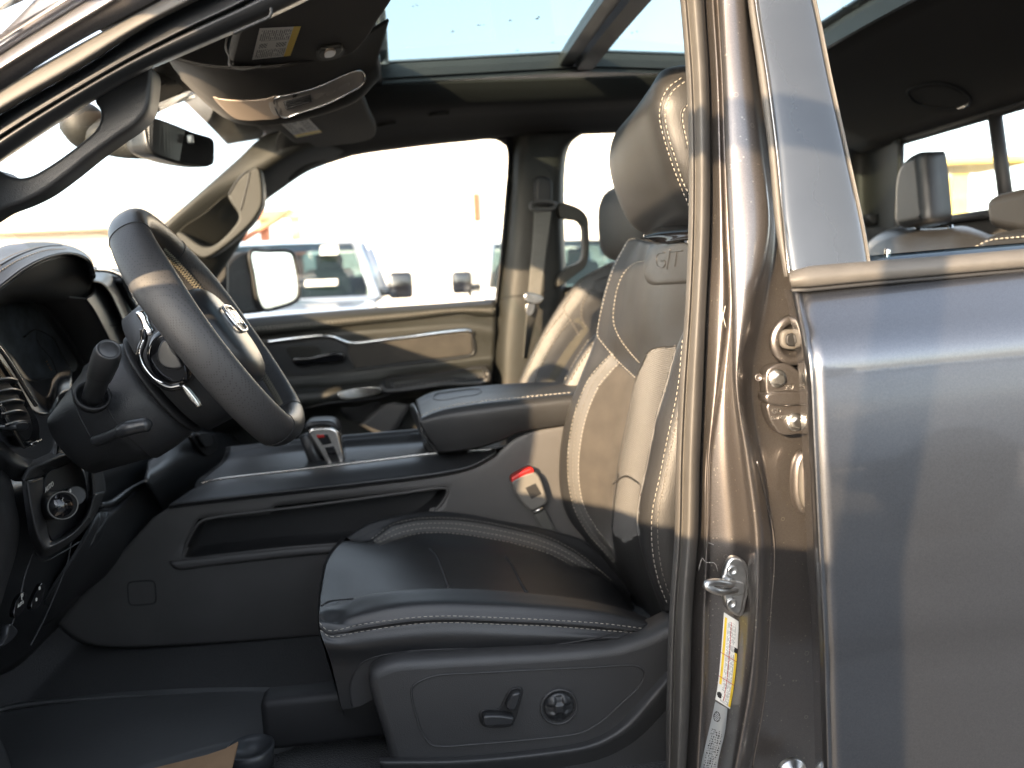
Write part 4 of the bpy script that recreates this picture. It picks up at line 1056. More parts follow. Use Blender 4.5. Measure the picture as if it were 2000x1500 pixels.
# window frame, glass
wf = MB()
wr = [(1003, 262), (997, 300), (992, 400), (983, 500), (974, 585), (966, 660), (960, 760)]
wl = [(970, 270), (986, 282), (991, 300), (985, 400), (976, 500), (967, 582), (961, 660), (955, 760)]
wf.patch([rw(wl, 2.44), rw(wl, 2.42, 0), rw(mixc(wl, wr, .5), 2.412), rw(wr, 2.425), rw([(x + 14, y) for x, y in wr], 2.445)], 60, 18); 
ft = [(443, 515), (478, 455), (508, 400), (548, 368), (600, 333), (640, 314), (700, 300), (800, 286), (900, 275), (970, 271), (986, 282)]
wf.patch([rw(ft, 2.43, -6), rw(ft, 2.43, 1), rw(ft, 2.47, 3)], 60, 8); wfo = wf.build('window_frame', 'rubberd', pdo, thick=.004)
g_ = MB(); g_.grid([[U(430, 640, 2.455), U(975, 590, 2.455)], [U(440, 500, 2.452), U(985, 440, 2.452)], [U(560, 330, 2.44), U(992, 262, 2.44)]], 0); g_.build('window_glass', 'glass', pdo)
s = MB(); s.tube(curve([(919, 579), (918, 572), (918, 566)], 6, 2.43), .004, 8); s.build('lock_knob', 'matte', pdo)

# ---- passenger door mirror
dm = MB(); MY = 2.72
mo = [(441, 545), (446, 515), (470, 494), (490, 490), (560, 487), (574, 492), (582, 520), (587, 560), (586, 585), (574, 594), (520, 609), (500, 612), (470, 614), (443, 612)]
mn_ = Vector((.76, -.65, .02)).normalized(); mp_ = U(490, 545, 2.66)
mloop = [Upl(x, y, mp_, mn_) for x, y in crom(mo, 90, True)]
dm.prism(mloop, -mn_*.13, 0, .010); dm.tube([U(400, 600, 2.56), U(440, 590, 2.64), U(480, 585, 2.76)], .045, 12)
dmo = dm.build('door_mirror', 'matte', truck)
g_ = MB(); q = [(490, 491), (520, 490), (560, 490), (571, 494), (577, 512), (584, 555), (583, 580), (574, 590), (540, 602), (522, 606), (513, 604), (503, 585), (495, 540)]
lo = [Upl(x, y, mp_ + mn_*.004, mn_) for x, y in crom(q, 70, True)]
cc = sum(lo, Vector())/len(lo); g_.prism(lo, -mn_*.003, 0); g_.build('mirror_glass', 'mirror', dmo)
s = MB(); s.tube(lo, .007, 6, closed=True); s.build('mirror_rim', 'matte', dmo)

# ---- passenger side B pillar trim, belt and handle
bt2 = MB()
L0 = [(1003, 256), (999, 300), (994, 400), (985, 500), (976, 585), (968, 660), (964, 770)]
Lr = [(1150, 256), (1122, 272), (1108, 300), (1102, 400), (1104, 500), (1106, 560), (1100, 620), (1090, 770)]
bt2.patch([rw(L0, 2.44), rw(mixc(L0, Lr, .02), 2.415), rw(mixc(L0, Lr, .18), 2.372), rw(mixc(L0, Lr, .5), 2.365), rw(mixc(L0, Lr, .86), 2.370), rw(mixc(L0, Lr, .97), 2.40), rw(Lr, 2.45)], 60, 40)
bto = bt2.build('pillar_trim', 'trim', truck, thick=.004); BTB = bt2.bvh()
s = MB(); s.tube(onto(BTB, [(978, 583), (1010, 578), (1040, 576), (1104, 560)], 40), .0022, 6); s.build('trim_seam', 'matte', bto)
s = MB(); s.slab([(1094, 396), (1110, 398), (1134, 408), (1148, 424), (1151, 450), (1150, 500), (1144, 520), (1120, 540), (1098, 556), (1090, 560), (1092, 540), (1104, 528), (1110, 522), (1132, 512), (1140, 500), (1141, 460), (1138, 440), (1128, 430), (1112, 428), (1106, 426), (1096, 424)], 2.325, .045, 0, .0035, n=160); s.build('grab_handle', 'trim', bto)
sb = MB()
sb.slab([(1046, 350), (1052, 343), (1068, 344), (1078, 352), (1080, 372), (1078, 398), (1070, 406), (1052, 404), (1046, 390), (1044, 368)], 2.335, .04, 0, .012, n=60)
sbo = sb.build('seat_belt', 'matte', truck)
s = MB(); s.tube([U(x, y, 2.318) for x, y in crom([(1036, 402), (1040, 396), (1060, 394), (1080, 396), (1086, 400), (1084, 406), (1060, 410), (1038, 408)], 40, True)], .005, 8, closed=True); s.build('belt_guide', 'plastic2', sbo)
wb = MB()
wb.patch([[(1043, 405, 2.322), (1042, 440, 2.31), (1037, 510, 2.30), (1030, 590, 2.29), (1027, 640, 2.29), (1022, 700, 2.29)], [(1079, 405, 2.322), (1075, 440, 2.31), (1065, 510, 2.30), (1056, 580, 2.29), (1042, 640, 2.32), (1030, 700, 2.34)]], 40, 12)
wb.build('belt_webbing', 'webbing', sbo, thick=.0015)
s = MB(); s.slab([(1024, 576), (1030, 571), (1058, 578), (1062, 584), (1056, 592), (1046, 594), (1038, 594), (1026, 588)], 2.282, .014, 0, .004); s.slab([(1030, 592), (1044, 594), (1040, 614), (1035, 617), (1028, 612)], 2.285, .004, 0, .001)
s.build('belt_tongue', 'satin', sbo)
g_ = MB(); g_.grid([[U(1100, 580, 2.455), U(1700, 540, 2.455)], [U(1100, 255, 2.435), U(1700, 250, 2.435)]], 0); g_.build('rear_side_glass', 'glass', truck)
# rear passenger door sill line, C pillar trim, rear wall and window
rw_ = MB()
rw_.patch([rw([(1100, 575), (1400, 560), (1720, 545)], 2.46), rw([(1100, 585), (1400, 570), (1720, 556)], 2.40), rw([(1100, 900), (1400, 900), (1720, 900)], 2.42)], 20, 12); rw_.build('rear_door_card', 'doorsoft', truck, thick=.01)
cp = MB(); RXW = 1.44
cp.patch([[(1640, 250, 2.42), (1640, 480, 2.42), (1640, 600, 2.42)], [(1690, 262, 2.40), (1695, 400, 2.40), (1700, 560, 2.40)], [PX(1757, 270, 1.42), PX(1756, 400, 1.42), PX(1756, 560, 1.42)]], 20, 20); cpo = cp.build('pillar_trim', 'trim', truck, thick=.004)
s = MB(); s.slab([(1698, 420), (1725, 418), (1738, 424), (1735, 434), (1705, 436)], 2.34, .03, 0, .006); s.build('belt_guide', 'plastic2', cpo)
wl_ = MB()
def XP(px, py, x): return Ux(px, py, x)
wl_.grid([[XP(1640, 448, 1.46), XP(1757, 442, 1.46), XP(2080, 398, 1.46)], [XP(1640, 800, 1.46), XP(1757, 800, 1.46), XP(2080, 800, 1.46)]]); 
wlo = wl_.build('rear_wall', 'liner', truck, thick=.01)
wf2 = MB()
for a, b_, r in (((1757, 276), (2080, 178), .014), ((1757, 442), (2080, 398), .012), ((1758, 276), (1755, 442), .012), ((1943, 224), (1968, 415), .016)):
    wf2.tube([XP(a[0], a[1], 1.44), XP(b_[0], b_[1], 1.44)], r, 8)
rwo = wf2.build('rear_window', 'rubberd', truck)
g_ = MB(); g_.grid([[XP(1757, 276, 1.455), XP(2080, 178, 1.455)], [XP(1755, 445, 1.455), XP(2080, 400, 1.455)]]); g_.build('window_glass', 'glass', rwo)

# ---- cab shell pieces that close the cabin: floor, firewall, sill
fl = MB(); FZ = .70
fl.grid([[Vector((-1.05 + 2.6*i/20, .84 + 1.66*j/14, FZ)) for j in range(15)] for i in range(21)])
flo = fl.build('floor_carpet', 'carpet', truck, thick=.02)
s = MB(); s.box((-1.02, 1.68, 1.0), (.04, 1.66, .66)); s.box((.25, 2.50, .95), (2.6, .04, .72)); s.build('cab_panels', 'matte', truck)
s = MB(); s.box((-.25, .885, .655), (1.25, .13, .12), 0, bevel=.03); s.build('door_sill', 'smooth', truck)

# ================================================================ centre console
con = thing('x', '', '') if False else None
cs = MB(); CY = 1.575
# main side panel: top follows the rail, bottom follows the carpet line
t_ = [(300, 1010), (345, 984), (500, 968), (700, 945), (875, 928), (950, 905), (990, 868), (1020, 852), (1110, 832), (1180, 826)]
b_ = [(110, 1215), (135, 1240), (170, 1258), (230, 1264), (400, 1258), (640, 1242), (760, 1238), (900, 1234), (1060, 1228), (1180, 1222)]
cs.patch([rw(t_, CY + .006), rw(mixc(t_, b_, .04), CY - .004), rw(mixc(t_, b_, .5), CY - .004), rw(mixc(t_, b_, .93), CY - .002), rw(b_, CY + .008), rw(b_, CY + .05, 2)], 80, 40)
pk = [(358, 1088), (362, 1070), (382, 1030), (394, 1018), (420, 1011), (600, 988), (780, 964), (868, 953), (876, 957), (872, 968), (845, 1000), (760, 1046), (700, 1058), (560, 1070), (400, 1088), (368, 1092)]
CSB0 = cs.bvh(); pk_ring = onto(CSB0, pk, 120, True, lift=.0005); pkc = crom(pk, 120, True)
keep = [k for k in range(len(cs.f)) if not inpoly(proj(sum((cs.v[i] for i in cs.f[k]), Vector())/len(cs.f[k])), pkc)]
cs.f = [cs.f[k] for k in keep]; cs.m = [cs.m[k] for k in keep]; cs.sm = [cs.sm[k] for k in keep]
cso = cs.build('center_console', 'console', truck, thick=.004); CSB = CSB0
# storage recess in its side: dark pocket with a raised lower lip
def on_cs(p, n=70, lift=.002, closed=True): return onto(CSB, p, n, closed, lift)
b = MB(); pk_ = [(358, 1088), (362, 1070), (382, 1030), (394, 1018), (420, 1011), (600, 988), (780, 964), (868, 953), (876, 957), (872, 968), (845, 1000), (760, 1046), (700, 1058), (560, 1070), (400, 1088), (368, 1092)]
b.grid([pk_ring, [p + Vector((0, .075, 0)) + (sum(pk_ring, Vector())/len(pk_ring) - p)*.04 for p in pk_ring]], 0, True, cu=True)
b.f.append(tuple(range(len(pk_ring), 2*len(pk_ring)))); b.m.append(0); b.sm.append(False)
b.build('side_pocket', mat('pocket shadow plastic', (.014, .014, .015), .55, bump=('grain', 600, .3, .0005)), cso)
b = MB(); lip = [(330, 1098), (350, 1096), (372, 1094), (420, 1088), (560, 1073), (700, 1061), (770, 1048), (770, 1062), (700, 1076), (560, 1090), (400, 1108), (345, 1113)]
plate(on_cs(lip, 80, .002), .010, 0, b, .007); b.build('pocket_lip', 'console', cso)
s = MB(); s.tube(pk_ring, .0028, 8, closed=True); s.build('pocket_edge', 'console', cso)
s = MB(); s.tube(on_cs(pill(277, 1158, 54, 46, -4, 24, 6), 50, .0), .0012, 5, closed=True); s.build('access_cover', 'matte', cso)
# rail along the top
rl = MB()
r0 = [(390, 946), (420, 938), (560, 921), (700, 904), (860, 885), (930, 880), (968, 878)]; r1 = [(330, 986), (345, 984), (500, 966), (700, 944), (870, 922), (920, 910), (968, 884)]
rl.patch([rw(r0, 1.66, -1), rw(r0, 1.635, 0), rw(mixc(r0, r1, .3), 1.60), rw(mixc(r0, r1, .75), 1.568), rw(mixc(r0, r1, .95), 1.556), rw(r1, 1.558, 4), rw(r1, 1.575, 9)], 60, 40)
rl.build('console_rail', 'smooth', cso, thick=.004)
s = MB(); s.tube(curve([(x, y - 1) for x, y in r0], 60, 1.634), .0022, 6); s.build('rail_edge', 'satin', cso)
# tray beyond the rail with its far edge
tr_ = MB()
tr_.patch([rw([(380, 955), (560, 925), (860, 888), (990, 872)], 1.64), rw([(390, 930), (560, 908), (860, 880), (990, 866)], 1.70, 8), rw([(430, 900), (560, 884), (850, 862), (990, 850)], 1.80, 6), rw([(440, 885), (560, 872), (850, 847), (990, 836)], 1.835), rw([(440, 882), (560, 869), (850, 844), (990, 833)], 1.86), rw([(440, 960), (560, 950), (850, 930), (990, 920)], 1.87)], 40, 40)
tr_.build('storage_tray', 'smooth', cso, thick=.004)
s = MB(); s.tube(curve([(560, 869), (668, 861), (760, 852), (832, 845)], 40, 1.838), .0026, 6); s.build('tray_edge', 'satin', cso)
s = MB(); s.slab([(826, 868), (846, 858), (862, 884), (858, 892), (838, 886)], 1.66, .10, 0, .004); s.build('lid_hinge', 'matte', cso)
# padded lid
ld = MB()
l0 = [(812, 782), (830, 772), (851, 765), (930, 755), (1040, 747), (1130, 746), (1200, 744)]
l1 = [(807, 790), (814, 800), (822, 812), (858, 798), (931, 785), (1040, 774), (1121, 766), (1200, 760)]
seam = [(820, 814), (858, 799), (931, 786), (1040, 775), (1121, 767), (1200, 760)]
l2 = [(822, 832), (870, 826), (931, 820), (1004, 808), (1099, 796), (1200, 788)]
l3 = [(848, 872), (872, 874), (931, 866), (975, 852), (1010, 840), (1099, 826), (1200, 820)]
l4 = [(856, 884), (875, 884), (931, 876), (985, 858), (1008, 847), (1099, 831), (1200, 824)]
ld.patch([rw(l0, 1.87, 3), rw(l0, 1.85), rw(mixc(l0, seam, .35), 1.80), rw(mixc(l0, seam, .75), 1.66), rw(seam, 1.575), rw(mixc(seam, l2, .35), 1.552), rw(l2, 1.548), rw(l3, 1.556), rw(l4, 1.572), rw(l4, 1.66, 1)], 80, 70)
ld.patch([[(808, 786, 1.84), (808, 790, 1.70), (814, 806, 1.58)], [(800, 796, 1.83), (806, 802, 1.68), (818, 820, 1.575)], [(815, 836, 1.82), (818, 842, 1.68), (826, 850, 1.57)], [(848, 884, 1.78), (850, 884, 1.68), (858, 886, 1.575)]], 20, 20)
LDB = ld.bvh()
ld.stitch(onto(LDB, [(822, 812), (858, 798), (931, 785), (1040, 774), (1121, 766)], 120, lift=.0012), ln=.006, gap=.0035, r=.0011, mi=1)
ldo = ld.build('arm_rest', ['leather2', 'thread'], cso, thick=.003)
s = MB(); s.tube(onto(LDB, [(846, 778), (850, 771), (880, 765), (925, 760), (940, 763), (936, 769), (900, 776), (862, 782)], 50, True, .0), .0016, 5, closed=True); s.build('latch_pad', 'leather2', cso)
# gear selector
gs = MB(); GY = 1.70
c0 = [U(x, y, GY) for x, y in crom([(601, 846), (606, 838), (624, 834), (650, 835), (660, 842), (668, 870), (673, 900), (670, 908), (660, 911), (640, 909), (634, 900), (615, 870)], 60, True)]
gs.prism(c0, (0, .045, 0), 0, .006); gso = gs.build('gear_selector', 'satin', truck)
s = MB(); s.slab([(596, 842), (594, 834), (600, 826), (624, 822), (650, 824), (658, 832), (662, 846), (656, 840), (630, 834), (606, 838)], GY + .004, .06, 0, .008, n=60); s.build('knob_top', 'smooth', gso)
s = MB(); s.slab([(617, 850), (640, 848), (648, 866), (630, 870)], GY - .001, .006, 0, .001, sharp=True); s.slab([(634, 874), (652, 871), (664, 902), (648, 906)], GY - .001, .006, 0, .001, sharp=True)
s.build('selector_window', 'gloss', gso)
s = MB(); s.slab([(618, 850), (632, 849), (634, 854), (620, 855)], GY - .003, .003, 0, .0008, sharp=True); s.build('lock_button', 'red', gso)
s = MB(); s.tube([U(600, 848, 1.735), U(615, 890, 1.74), U(640, 915, 1.74)], .018, 12); s.build('lever', 'smooth', gso)
s = MB(); s.slab([(630, 912), (670, 906), (700, 904), (706, 910), (680, 916), (640, 920)], 1.68, .08, 0, .004); s.build('selector_base', 'gloss', gso)
# seat belt buckle
bk = MB(); BY = 1.545
bk.slab([(999, 942), (1040, 922), (1052, 928), (1068, 972), (1069, 981), (1040, 998), (1029, 992), (1008, 966), (1003, 953)], BY, .026, 0, .005, n=70)
bko = bk.build('seat_buckle', 'buckle', truck)
s = MB(); s.slab([(998, 939), (1000, 933), (1036, 914), (1041, 915), (1044, 921), (1042, 924), (1002, 944)], BY + .001, .024, 0, .004, n=40); s.build('release_button', 'red', bko)
s = MB(); s.slab([(1026, 953), (1046, 944), (1058, 965), (1038, 975)], BY - .0006, .003, 0, .0006, sharp=True); s.build('buckle_mark', 'matte', bko)
s = MB(); s.patch([[(1036, 994, 1.556), (1045, 1012, 1.556), (1060, 1040, 1.558)], [(1060, 986, 1.556), (1070, 1008, 1.556), (1086, 1038, 1.558)]], 12, 6); s.build('buckle_strap', 'webbing', bko, thick=.004)
s = MB(); s.tube([U(1042, 1000, 1.552), U(1052, 996, 1.552), U(1060, 992, 1.552)], .004, 8); s.build('strap_pin', 'satin', bko)

# ================================================================ driver seat
ds = bpy.data.objects.new('front_seat', None); COL.objects.link(ds); ds.parent = truck; ds['label'] = 'driver seat in black leather with grey suede bolsters'
# --- cushion
cu = MB()
c1 = [(676, 1050), (700, 1034), (730, 1019), (795, 1004), (860, 999), (925, 1006), (990, 1019), (1077, 1036), (1142, 1058), (1185, 1093), (1210, 1120), (1235, 1150)]
c2 = [(700, 1062), (726, 1056), (765, 1029), (808, 1018), (860, 1015), (925, 1020), (1012, 1037), (1077, 1056), (1129, 1084), (1165, 1112), (1195, 1138), (1232, 1170)]
c3 = [(705, 1066), (742, 1062), (786, 1046), (825, 1038), (877, 1038), (947, 1047), (1012, 1060), (1077, 1080), (1120, 1103), (1160, 1130), (1200, 1158), (1240, 1188)]
c4 = [(672, 1058), (743, 1066), (800, 1070), (843, 1074), (920, 1081), (990, 1089), (1080, 1100), (1150, 1118), (1190, 1140), (1235, 1190)]
cm2 = [(640, 1098), (700, 1104), (770, 1108), (860, 1116), (940, 1122), (1020, 1130), (1100, 1142), (1160, 1158), (1200, 1176), (1240, 1196)]
cn = [(626, 1166), (660, 1172), (692, 1168), (743, 1161), (808, 1158), (877, 1157), (950, 1160), (1025, 1166), (1100, 1176), (1163, 1188), (1228, 1204), (1262, 1212)]
c5 = [(626, 1180), (645, 1182), (687, 1171), (743, 1158), (808, 1152), (877, 1150), (950, 1152), (1025, 1158), (1100, 1166), (1163, 1176), (1228, 1194), (1275, 1212)]
c55 = [(623, 1202), (640, 1214), (700, 1200), (760, 1186), (840, 1178), (960, 1180), (1080, 1186), (1180, 1196), (1280, 1220)]
c6 = [(624, 1222), (640, 1236), (708, 1224), (808, 1211), (877, 1208), (968, 1211), (1077, 1216), (1180, 1224), (1292, 1236)]
c65 = [(626, 1236), (642, 1246), (708, 1238), (808, 1226), (877, 1222), (968, 1225), (1077, 1230), (1180, 1237), (1292, 1246)]
c7 = [(648, 1300), (690, 1300), (760, 1290), (843, 1286), (960, 1282), (1077, 1276), (1180, 1266), (1292, 1252)]
c8 = [(668, 1386), (700, 1380), (760, 1350), (843, 1330), (960, 1320), (1077, 1310), (1180, 1300), (1292, 1280)]
cu.patch([rw(c1, 1.60, 40), rw(c1, 1.565, 8), rw(c1, 1.545), rw(mixc(c1, c2, .6), 1.53), rw(c2, 1.515), rw(c3, 1.475), rw(c4, 1.41), rw(cm2, 1.29), rw(cn, 1.165)], 100, 90)
cu.patch([rw(cn, 1.165), rw(c5, 1.135, 3), rw(c5, 1.118, -1), rw(mixc(c5, c55, .5), 1.092), rw(c55, 1.074), rw(mixc(c55, c6, .6), 1.066), rw(c6, 1.062), rw(mixc(c6, c65, .5), 1.064), rw(c65, 1.062), rw(mixc(c65, c7, .4), 1.058), rw(c7, 1.068), rw(c8, 1.075)], 110, 90)
# front face of the cushion
fr0 = [(676, 1050, 1.565), (655, 1076, 1.46), (638, 1100, 1.29), (626, 1156, 1.165), (623, 1202, 1.08)]
fr1 = [(664, 1056, 1.57), (640, 1085, 1.45), (628, 1120, 1.29), (622, 1170, 1.165), (622, 1212, 1.08)]
fr2 = [(662, 1120, 1.57), (636, 1140, 1.45), (626, 1170, 1.29), (622, 1200, 1.165), (623, 1232, 1.07)]
fr3 = [(680, 1240, 1.57), (660, 1260, 1.45), (645, 1275, 1.29), (636, 1280, 1.165), (640, 1290, 1.07)]
fr4 = [(700, 1370, 1.57), (690, 1380, 1.45), (680, 1390, 1.29), (672, 1395, 1.165), (670, 1396, 1.075)]
cu.patch([fr0, fr1, fr2, fr3, fr4], 40, 40)
CUB = cu.bvh()
# which material where
stripe_poly = c2[1:10] + c3[1:9][::-1]
def reg(mb, bv, polys):
    for k in range(len(mb.f)):
        c = sum((mb.v[i] for i in mb.f[k]), Vector())/len(mb.f[k]); p = proj(c)
        for poly, mi in polys:
            if inpoly(p, poly):
                h = bv.ray_cast(CAM, (c - CAM).normalized())
                if h[0] is not None and (h[0] - c).length < .02: mb.m[k] = mi; break
skirt = [(690, 1400), (684, 1340), (690, 1318), (706, 1296), (730, 1284), (800, 1272), (877, 1268), (960, 1268), (1060, 1276), (1060, 1300), (800, 1320), (740, 1345), (728, 1405)]
reg(cu, CUB, [(stripe_poly, 1), (skirt, 3)])
def st(pts, mb, bv, mi=2, ln=.0046, gap=.0036, r=.00055, lift=.0008):
    mb.stitch(onto(bv, pts, max(30, int(len(pts)*24)), lift=lift), ln=ln, gap=gap, r=r, mi=mi)
st([(x, y - 4) for x, y in c2[1:11]], cu, CUB); st(mixc(c2[1:10], c3[1:9], .30, 30), cu, CUB); st(mixc(c2[1:10], c3[1:9], .72, 30), cu, CUB); st([(x, y + 3) for x, y in c3[1:9]], cu, CUB)
sA_ = [(624, 1216), (640, 1231), (708, 1219), (808, 1206), (877, 1203), (968, 1206), (1077, 1211), (1180, 1218), (1268, 1229)]; sB_ = [(626, 1231), (644, 1243), (708, 1233), (808, 1219), (877, 1216), (968, 1219), (1077, 1223), (1180, 1231), (1262, 1238)]
st(sA_, cu, CUB); st(sB_, cu, CUB)
cu.tube(onto(CUB, mixc(sA_, sB_, .5, 30), 120, lift=-.0006), .0016, 6, 4)
# sewn creases across the cushion and along the bolster foot
for c in ([(840, 1073), (852, 1086), (866, 1120), (876, 1148)], [(988, 1088), (1000, 1104), (1018, 1140), (1028, 1157)]):
    q = onto(CUB, c, 40, lift=-.0006); cu.tube(q, .0032, 8, 4)
cu.tube(onto(CUB, [(628, 1184), (640, 1176), (690, 1170)], 20, lift=-.0004), .0018, 6, 4)
cu.tube(onto(CUB, [(690, 1402), (684, 1340), (690, 1318), (706, 1296), (730, 1284), (800, 1272), (900, 1267), (1000, 1266), (1120, 1254), (1207, 1236), (1260, 1222)], 90, lift=.0), .0013, 5, 4)
cu.tube(onto(CUB, [(664, 1052), (690, 1056), (730, 1062)], 20, lift=-.0003), .0018, 6, 4)
cuo = cu.build('seat_cushion', ['leather', 'stripe', 'thread', 'plastic2', 'rubberd'], ds)
# --- side shield
sh = MB(); HY = 1.035
so_ = [(719, 1334), (721, 1322), (730, 1312), (765, 1295), (843, 1288), (960, 1281), (1077, 1275), (1160, 1268), (1207, 1262), (1276, 1241), (1330, 1216), (1345, 1215), (1345, 1560), (790, 1570), (765, 1500), (747, 1435), (726, 1370)]
sh.slab(so_, HY, .05, 0, .014, n=160); SHB = sh.bvh()
sho = sh.build('side_shield', 'plastic2', ds)
gr = [(804, 1350), (808, 1340), (821, 1331), (851, 1320), (940, 1314), (1033, 1309), (1150, 1304), (1241, 1301), (1256, 1308), (1258, 1320), (1250, 1338), (1215, 1372), (1185, 1400), (1160, 1418), (1133, 1431), (1033, 1444), (940, 1452), (860, 1457), (844, 1454), (834, 1444), (825, 1430), (817, 1409)]
s = MB(); q = onto(SHB, gr, 140, True, lift=.0002); s.tube(q, .0014, 6, 0, closed=True); s.build('panel_groove', 'rubberd', sho)
s = MB(); q = onto(SHB, gr, 140, True, lift=.0); cc = sum(q, Vector())/len(q); s.tube([cc + (p - cc)*1.006 + Vector((0, -.0006, 0)) for p in q], .0012, 6, 0, closed=True); s.build('groove_lip', 'plastic2', sho)
# lower swept edge of the shield
s = MB(); s.patch([rw([(740, 1480), (900, 1476), (1050, 1462), (1150, 1444), (1205, 1414), (1262, 1352), (1345, 1262)], 1.036), rw([(742, 1490), (900, 1488), (1055, 1474), (1160, 1456), (1220, 1424), (1275, 1366), (1345, 1280)], 1.022), rw([(745, 1510), (900, 1508), (1060, 1494), (1170, 1474), (1235, 1440), (1290, 1384), (1345, 1310)], 1.030), rw([(745, 1560), (900, 1556), (1060, 1545), (1180, 1528), (1250, 1500), (1300, 1460), (1345, 1420)], 1.060)], 60, 30)
s.build('shield_flange', 'plastic2', sho, thick=.003)
# power seat switch
s = MB(); s.slab([(935, 1400), (937, 1392), (943, 1388), (974, 1384), (984, 1368), (994, 1350), (1004, 1344), (1018, 1343), (1022, 1349), (1016, 1375), (1006, 1408), (1000, 1418), (950, 1421), (940, 1415)], HY - .002, .004, 0, .0015, n=80)
swo = s.build('switch_recess', 'matte', sho)
s = MB(); s.slab([(944, 1402), (948, 1399), (974, 1398), (985, 1399), (1003, 1403), (1004, 1406), (1000, 1416), (974, 1419), (950, 1420), (946, 1418)], HY - .016, .015, 0, .003, n=60); s.slab([(989, 1382), (999, 1360), (1003, 1356), (1015, 1354), (1017, 1358), (1008, 1386), (1004, 1388), (992, 1387)], HY - .014, .013, 0, .003, n=60)
s.build('seat_switch', 'smooth', ds)
kc = U(1091, 1379, HY); s = MB()
s.lathe(kc, (0, -1, 0), [(-.002, .0275), (.003, .0270), (.0045, .0252), (.003, .0238), (-.004, .0234)], 44, 0); s.build('knob_ring', 'plastic2', ds)
s = MB(); rows = []
ax = Vector((0, -1, 0))
for i in range(15):
    r_ = .0216*i/14; row = []
    for k in range(64):
        a = 2*math.pi*k/64 + R(4)
        x, z = r_*math.cos(a), r_*math.sin(a)
        h_ = .010*(1 - (r_/.0216)**4*.8)
        # four finger dimples
        for q in range(4):
            bx, bz = .0123*math.cos(q*math.pi/2), .0123*math.sin(q*math.pi/2)
            dd_ = max(abs((x - bx)), abs((z - bz)))/.0064
            h_ -= .0030*(1/(1 + math.exp((dd_ - .85)*10)))
        row.append(kc + Vector((x, -h_, z)))
    rows.append(row)
row = [kc + Vector((.0219*math.cos(2*math.pi*k/64 + R(4)), .004, .0219*math.sin(2*math.pi*k/64 + R(4)))) for k in range(64)]; rows.append(row)
s.grid(rows, 0, True, cu=True); s.build('lumbar_knob', 'smooth', ds)
# --- backrest
bk_ = MB()
R1 = [(1240, 466, 1.49), (1229, 467, 1.50), (1214, 490, 1.52), (1195, 525, 1.535), (1176, 590, 1.545), (1164, 655, 1.55), (1133, 740, 1.55), (1105, 819, 1.55), (1093, 899, 1.55), (1096, 967, 1.55), (1113, 1015, 1.55), (1142, 1052, 1.55), (1170, 1086, 1.55), (1200, 1122, 1.55), (1240, 1180, 1.55)]
R2_ = [(1250, 468, 1.46), (1228, 505, 1.49), (1204, 570, 1.51), (1190, 640, 1.515), (1178, 700, 1.515), (1147, 745, 1.52), (1122, 808, 1.52), (1110, 876, 1.52), (1110, 938, 1.52), (1122, 995, 1.52), (1147, 1040, 1.52), (1176, 1074, 1.52), (1206, 1112, 1.52), (1248, 1185, 1.52)]
R3_ = [(1256, 470, 1.44), (1238, 520, 1.465), (1220, 600, 1.48), (1208, 660, 1.485), (1204, 710, 1.485), (1170, 755, 1.49), (1147, 806, 1.49), (1133, 870, 1.49), (1130, 927, 1.49), (1139, 984, 1.49), (1164, 1033, 1.49), (1190, 1070, 1.49), (1212, 1114, 1.49), (1254, 1188, 1.49)]
V_ = [(1272, 474, 1.40), (1262, 540, 1.41), (1254, 620, 1.415), (1250, 690, 1.415), (1241, 740, 1.415), (1227, 808, 1.415), (1212, 887, 1.415), (1207, 930, 1.415), (1200, 980, 1.415), (1198, 1030, 1.415), (1207, 1090, 1.415), (1228, 1130, 1.415), (1262, 1194, 1.415)]
Pm = [(1300, 476, 1.29), (1296, 560, 1.29), (1290, 640, 1.29), (1287, 690, 1.285), (1278, 760, 1.285), (1264, 850, 1.285), (1250, 920, 1.288), (1240, 990, 1.288), (1238, 1060, 1.29), (1252, 1140, 1.29), (1282, 1210, 1.29)]
N0 = [(1345, 476, 1.18), (1345, 560, 1.18), (1344, 640, 1.18), (1342, 690, 1.17), (1330, 763, 1.17), (1312, 819, 1.17), (1298, 910, 1.17), (1286, 967, 1.17), (1280, 1023, 1.17), (1284, 1090, 1.17), (1298, 1180, 1.17)]
N1 = [(1372, 500, 1.14), (1362, 560, 1.13), (1348, 620, 1.12), (1322, 678, 1.112), (1297, 763, 1.108), (1280, 819, 1.106), (1263, 910, 1.104), (1249, 967, 1.104), (1244, 1023, 1.104), (1254, 1080, 1.104), (1276, 1150, 1.106), (1296, 1205, 1.108)]
N2 = [(1390, 510, 1.09), (1372, 560, 1.085), (1352, 620, 1.08), (1333, 668, 1.075), (1321, 763, 1.068), (1302, 853, 1.065), (1286, 933, 1.064), (1273, 1001, 1.064), (1272, 1069, 1.065), (1283, 1131, 1.066), (1308, 1195, 1.068)]
N3 = [(1420, 520, 1.07), (1400, 600, 1.065), (1380, 680, 1.058), (1366, 763, 1.052), (1352, 853, 1.050), (1340, 933, 1.050), (1330, 1001, 1.050), (1328, 1069, 1.050), (1334, 1131, 1.05), (1350, 1195, 1.05)]
N4 = [(x + 60, y, Y + .015) for x, y, Y in N3]
R0 = [(x + 40, y + 4, Y + .01) for x, y, Y in R1]
bk_.patch([R0, R1, R2_, R3_, V_, Pm, N0, N1, N2, N3, N4], 120, 130)
BKB = bk_.bvh()
suede_poly = [(1208, 712), (1241, 742), (1227, 808), (1212, 887), (1205, 940), (1197, 985), (1194, 1030), (1199, 1074), (1180, 1050), (1164, 1031), (1139, 984), (1130, 927), (1133, 870), (1147, 805), (1170, 753)]
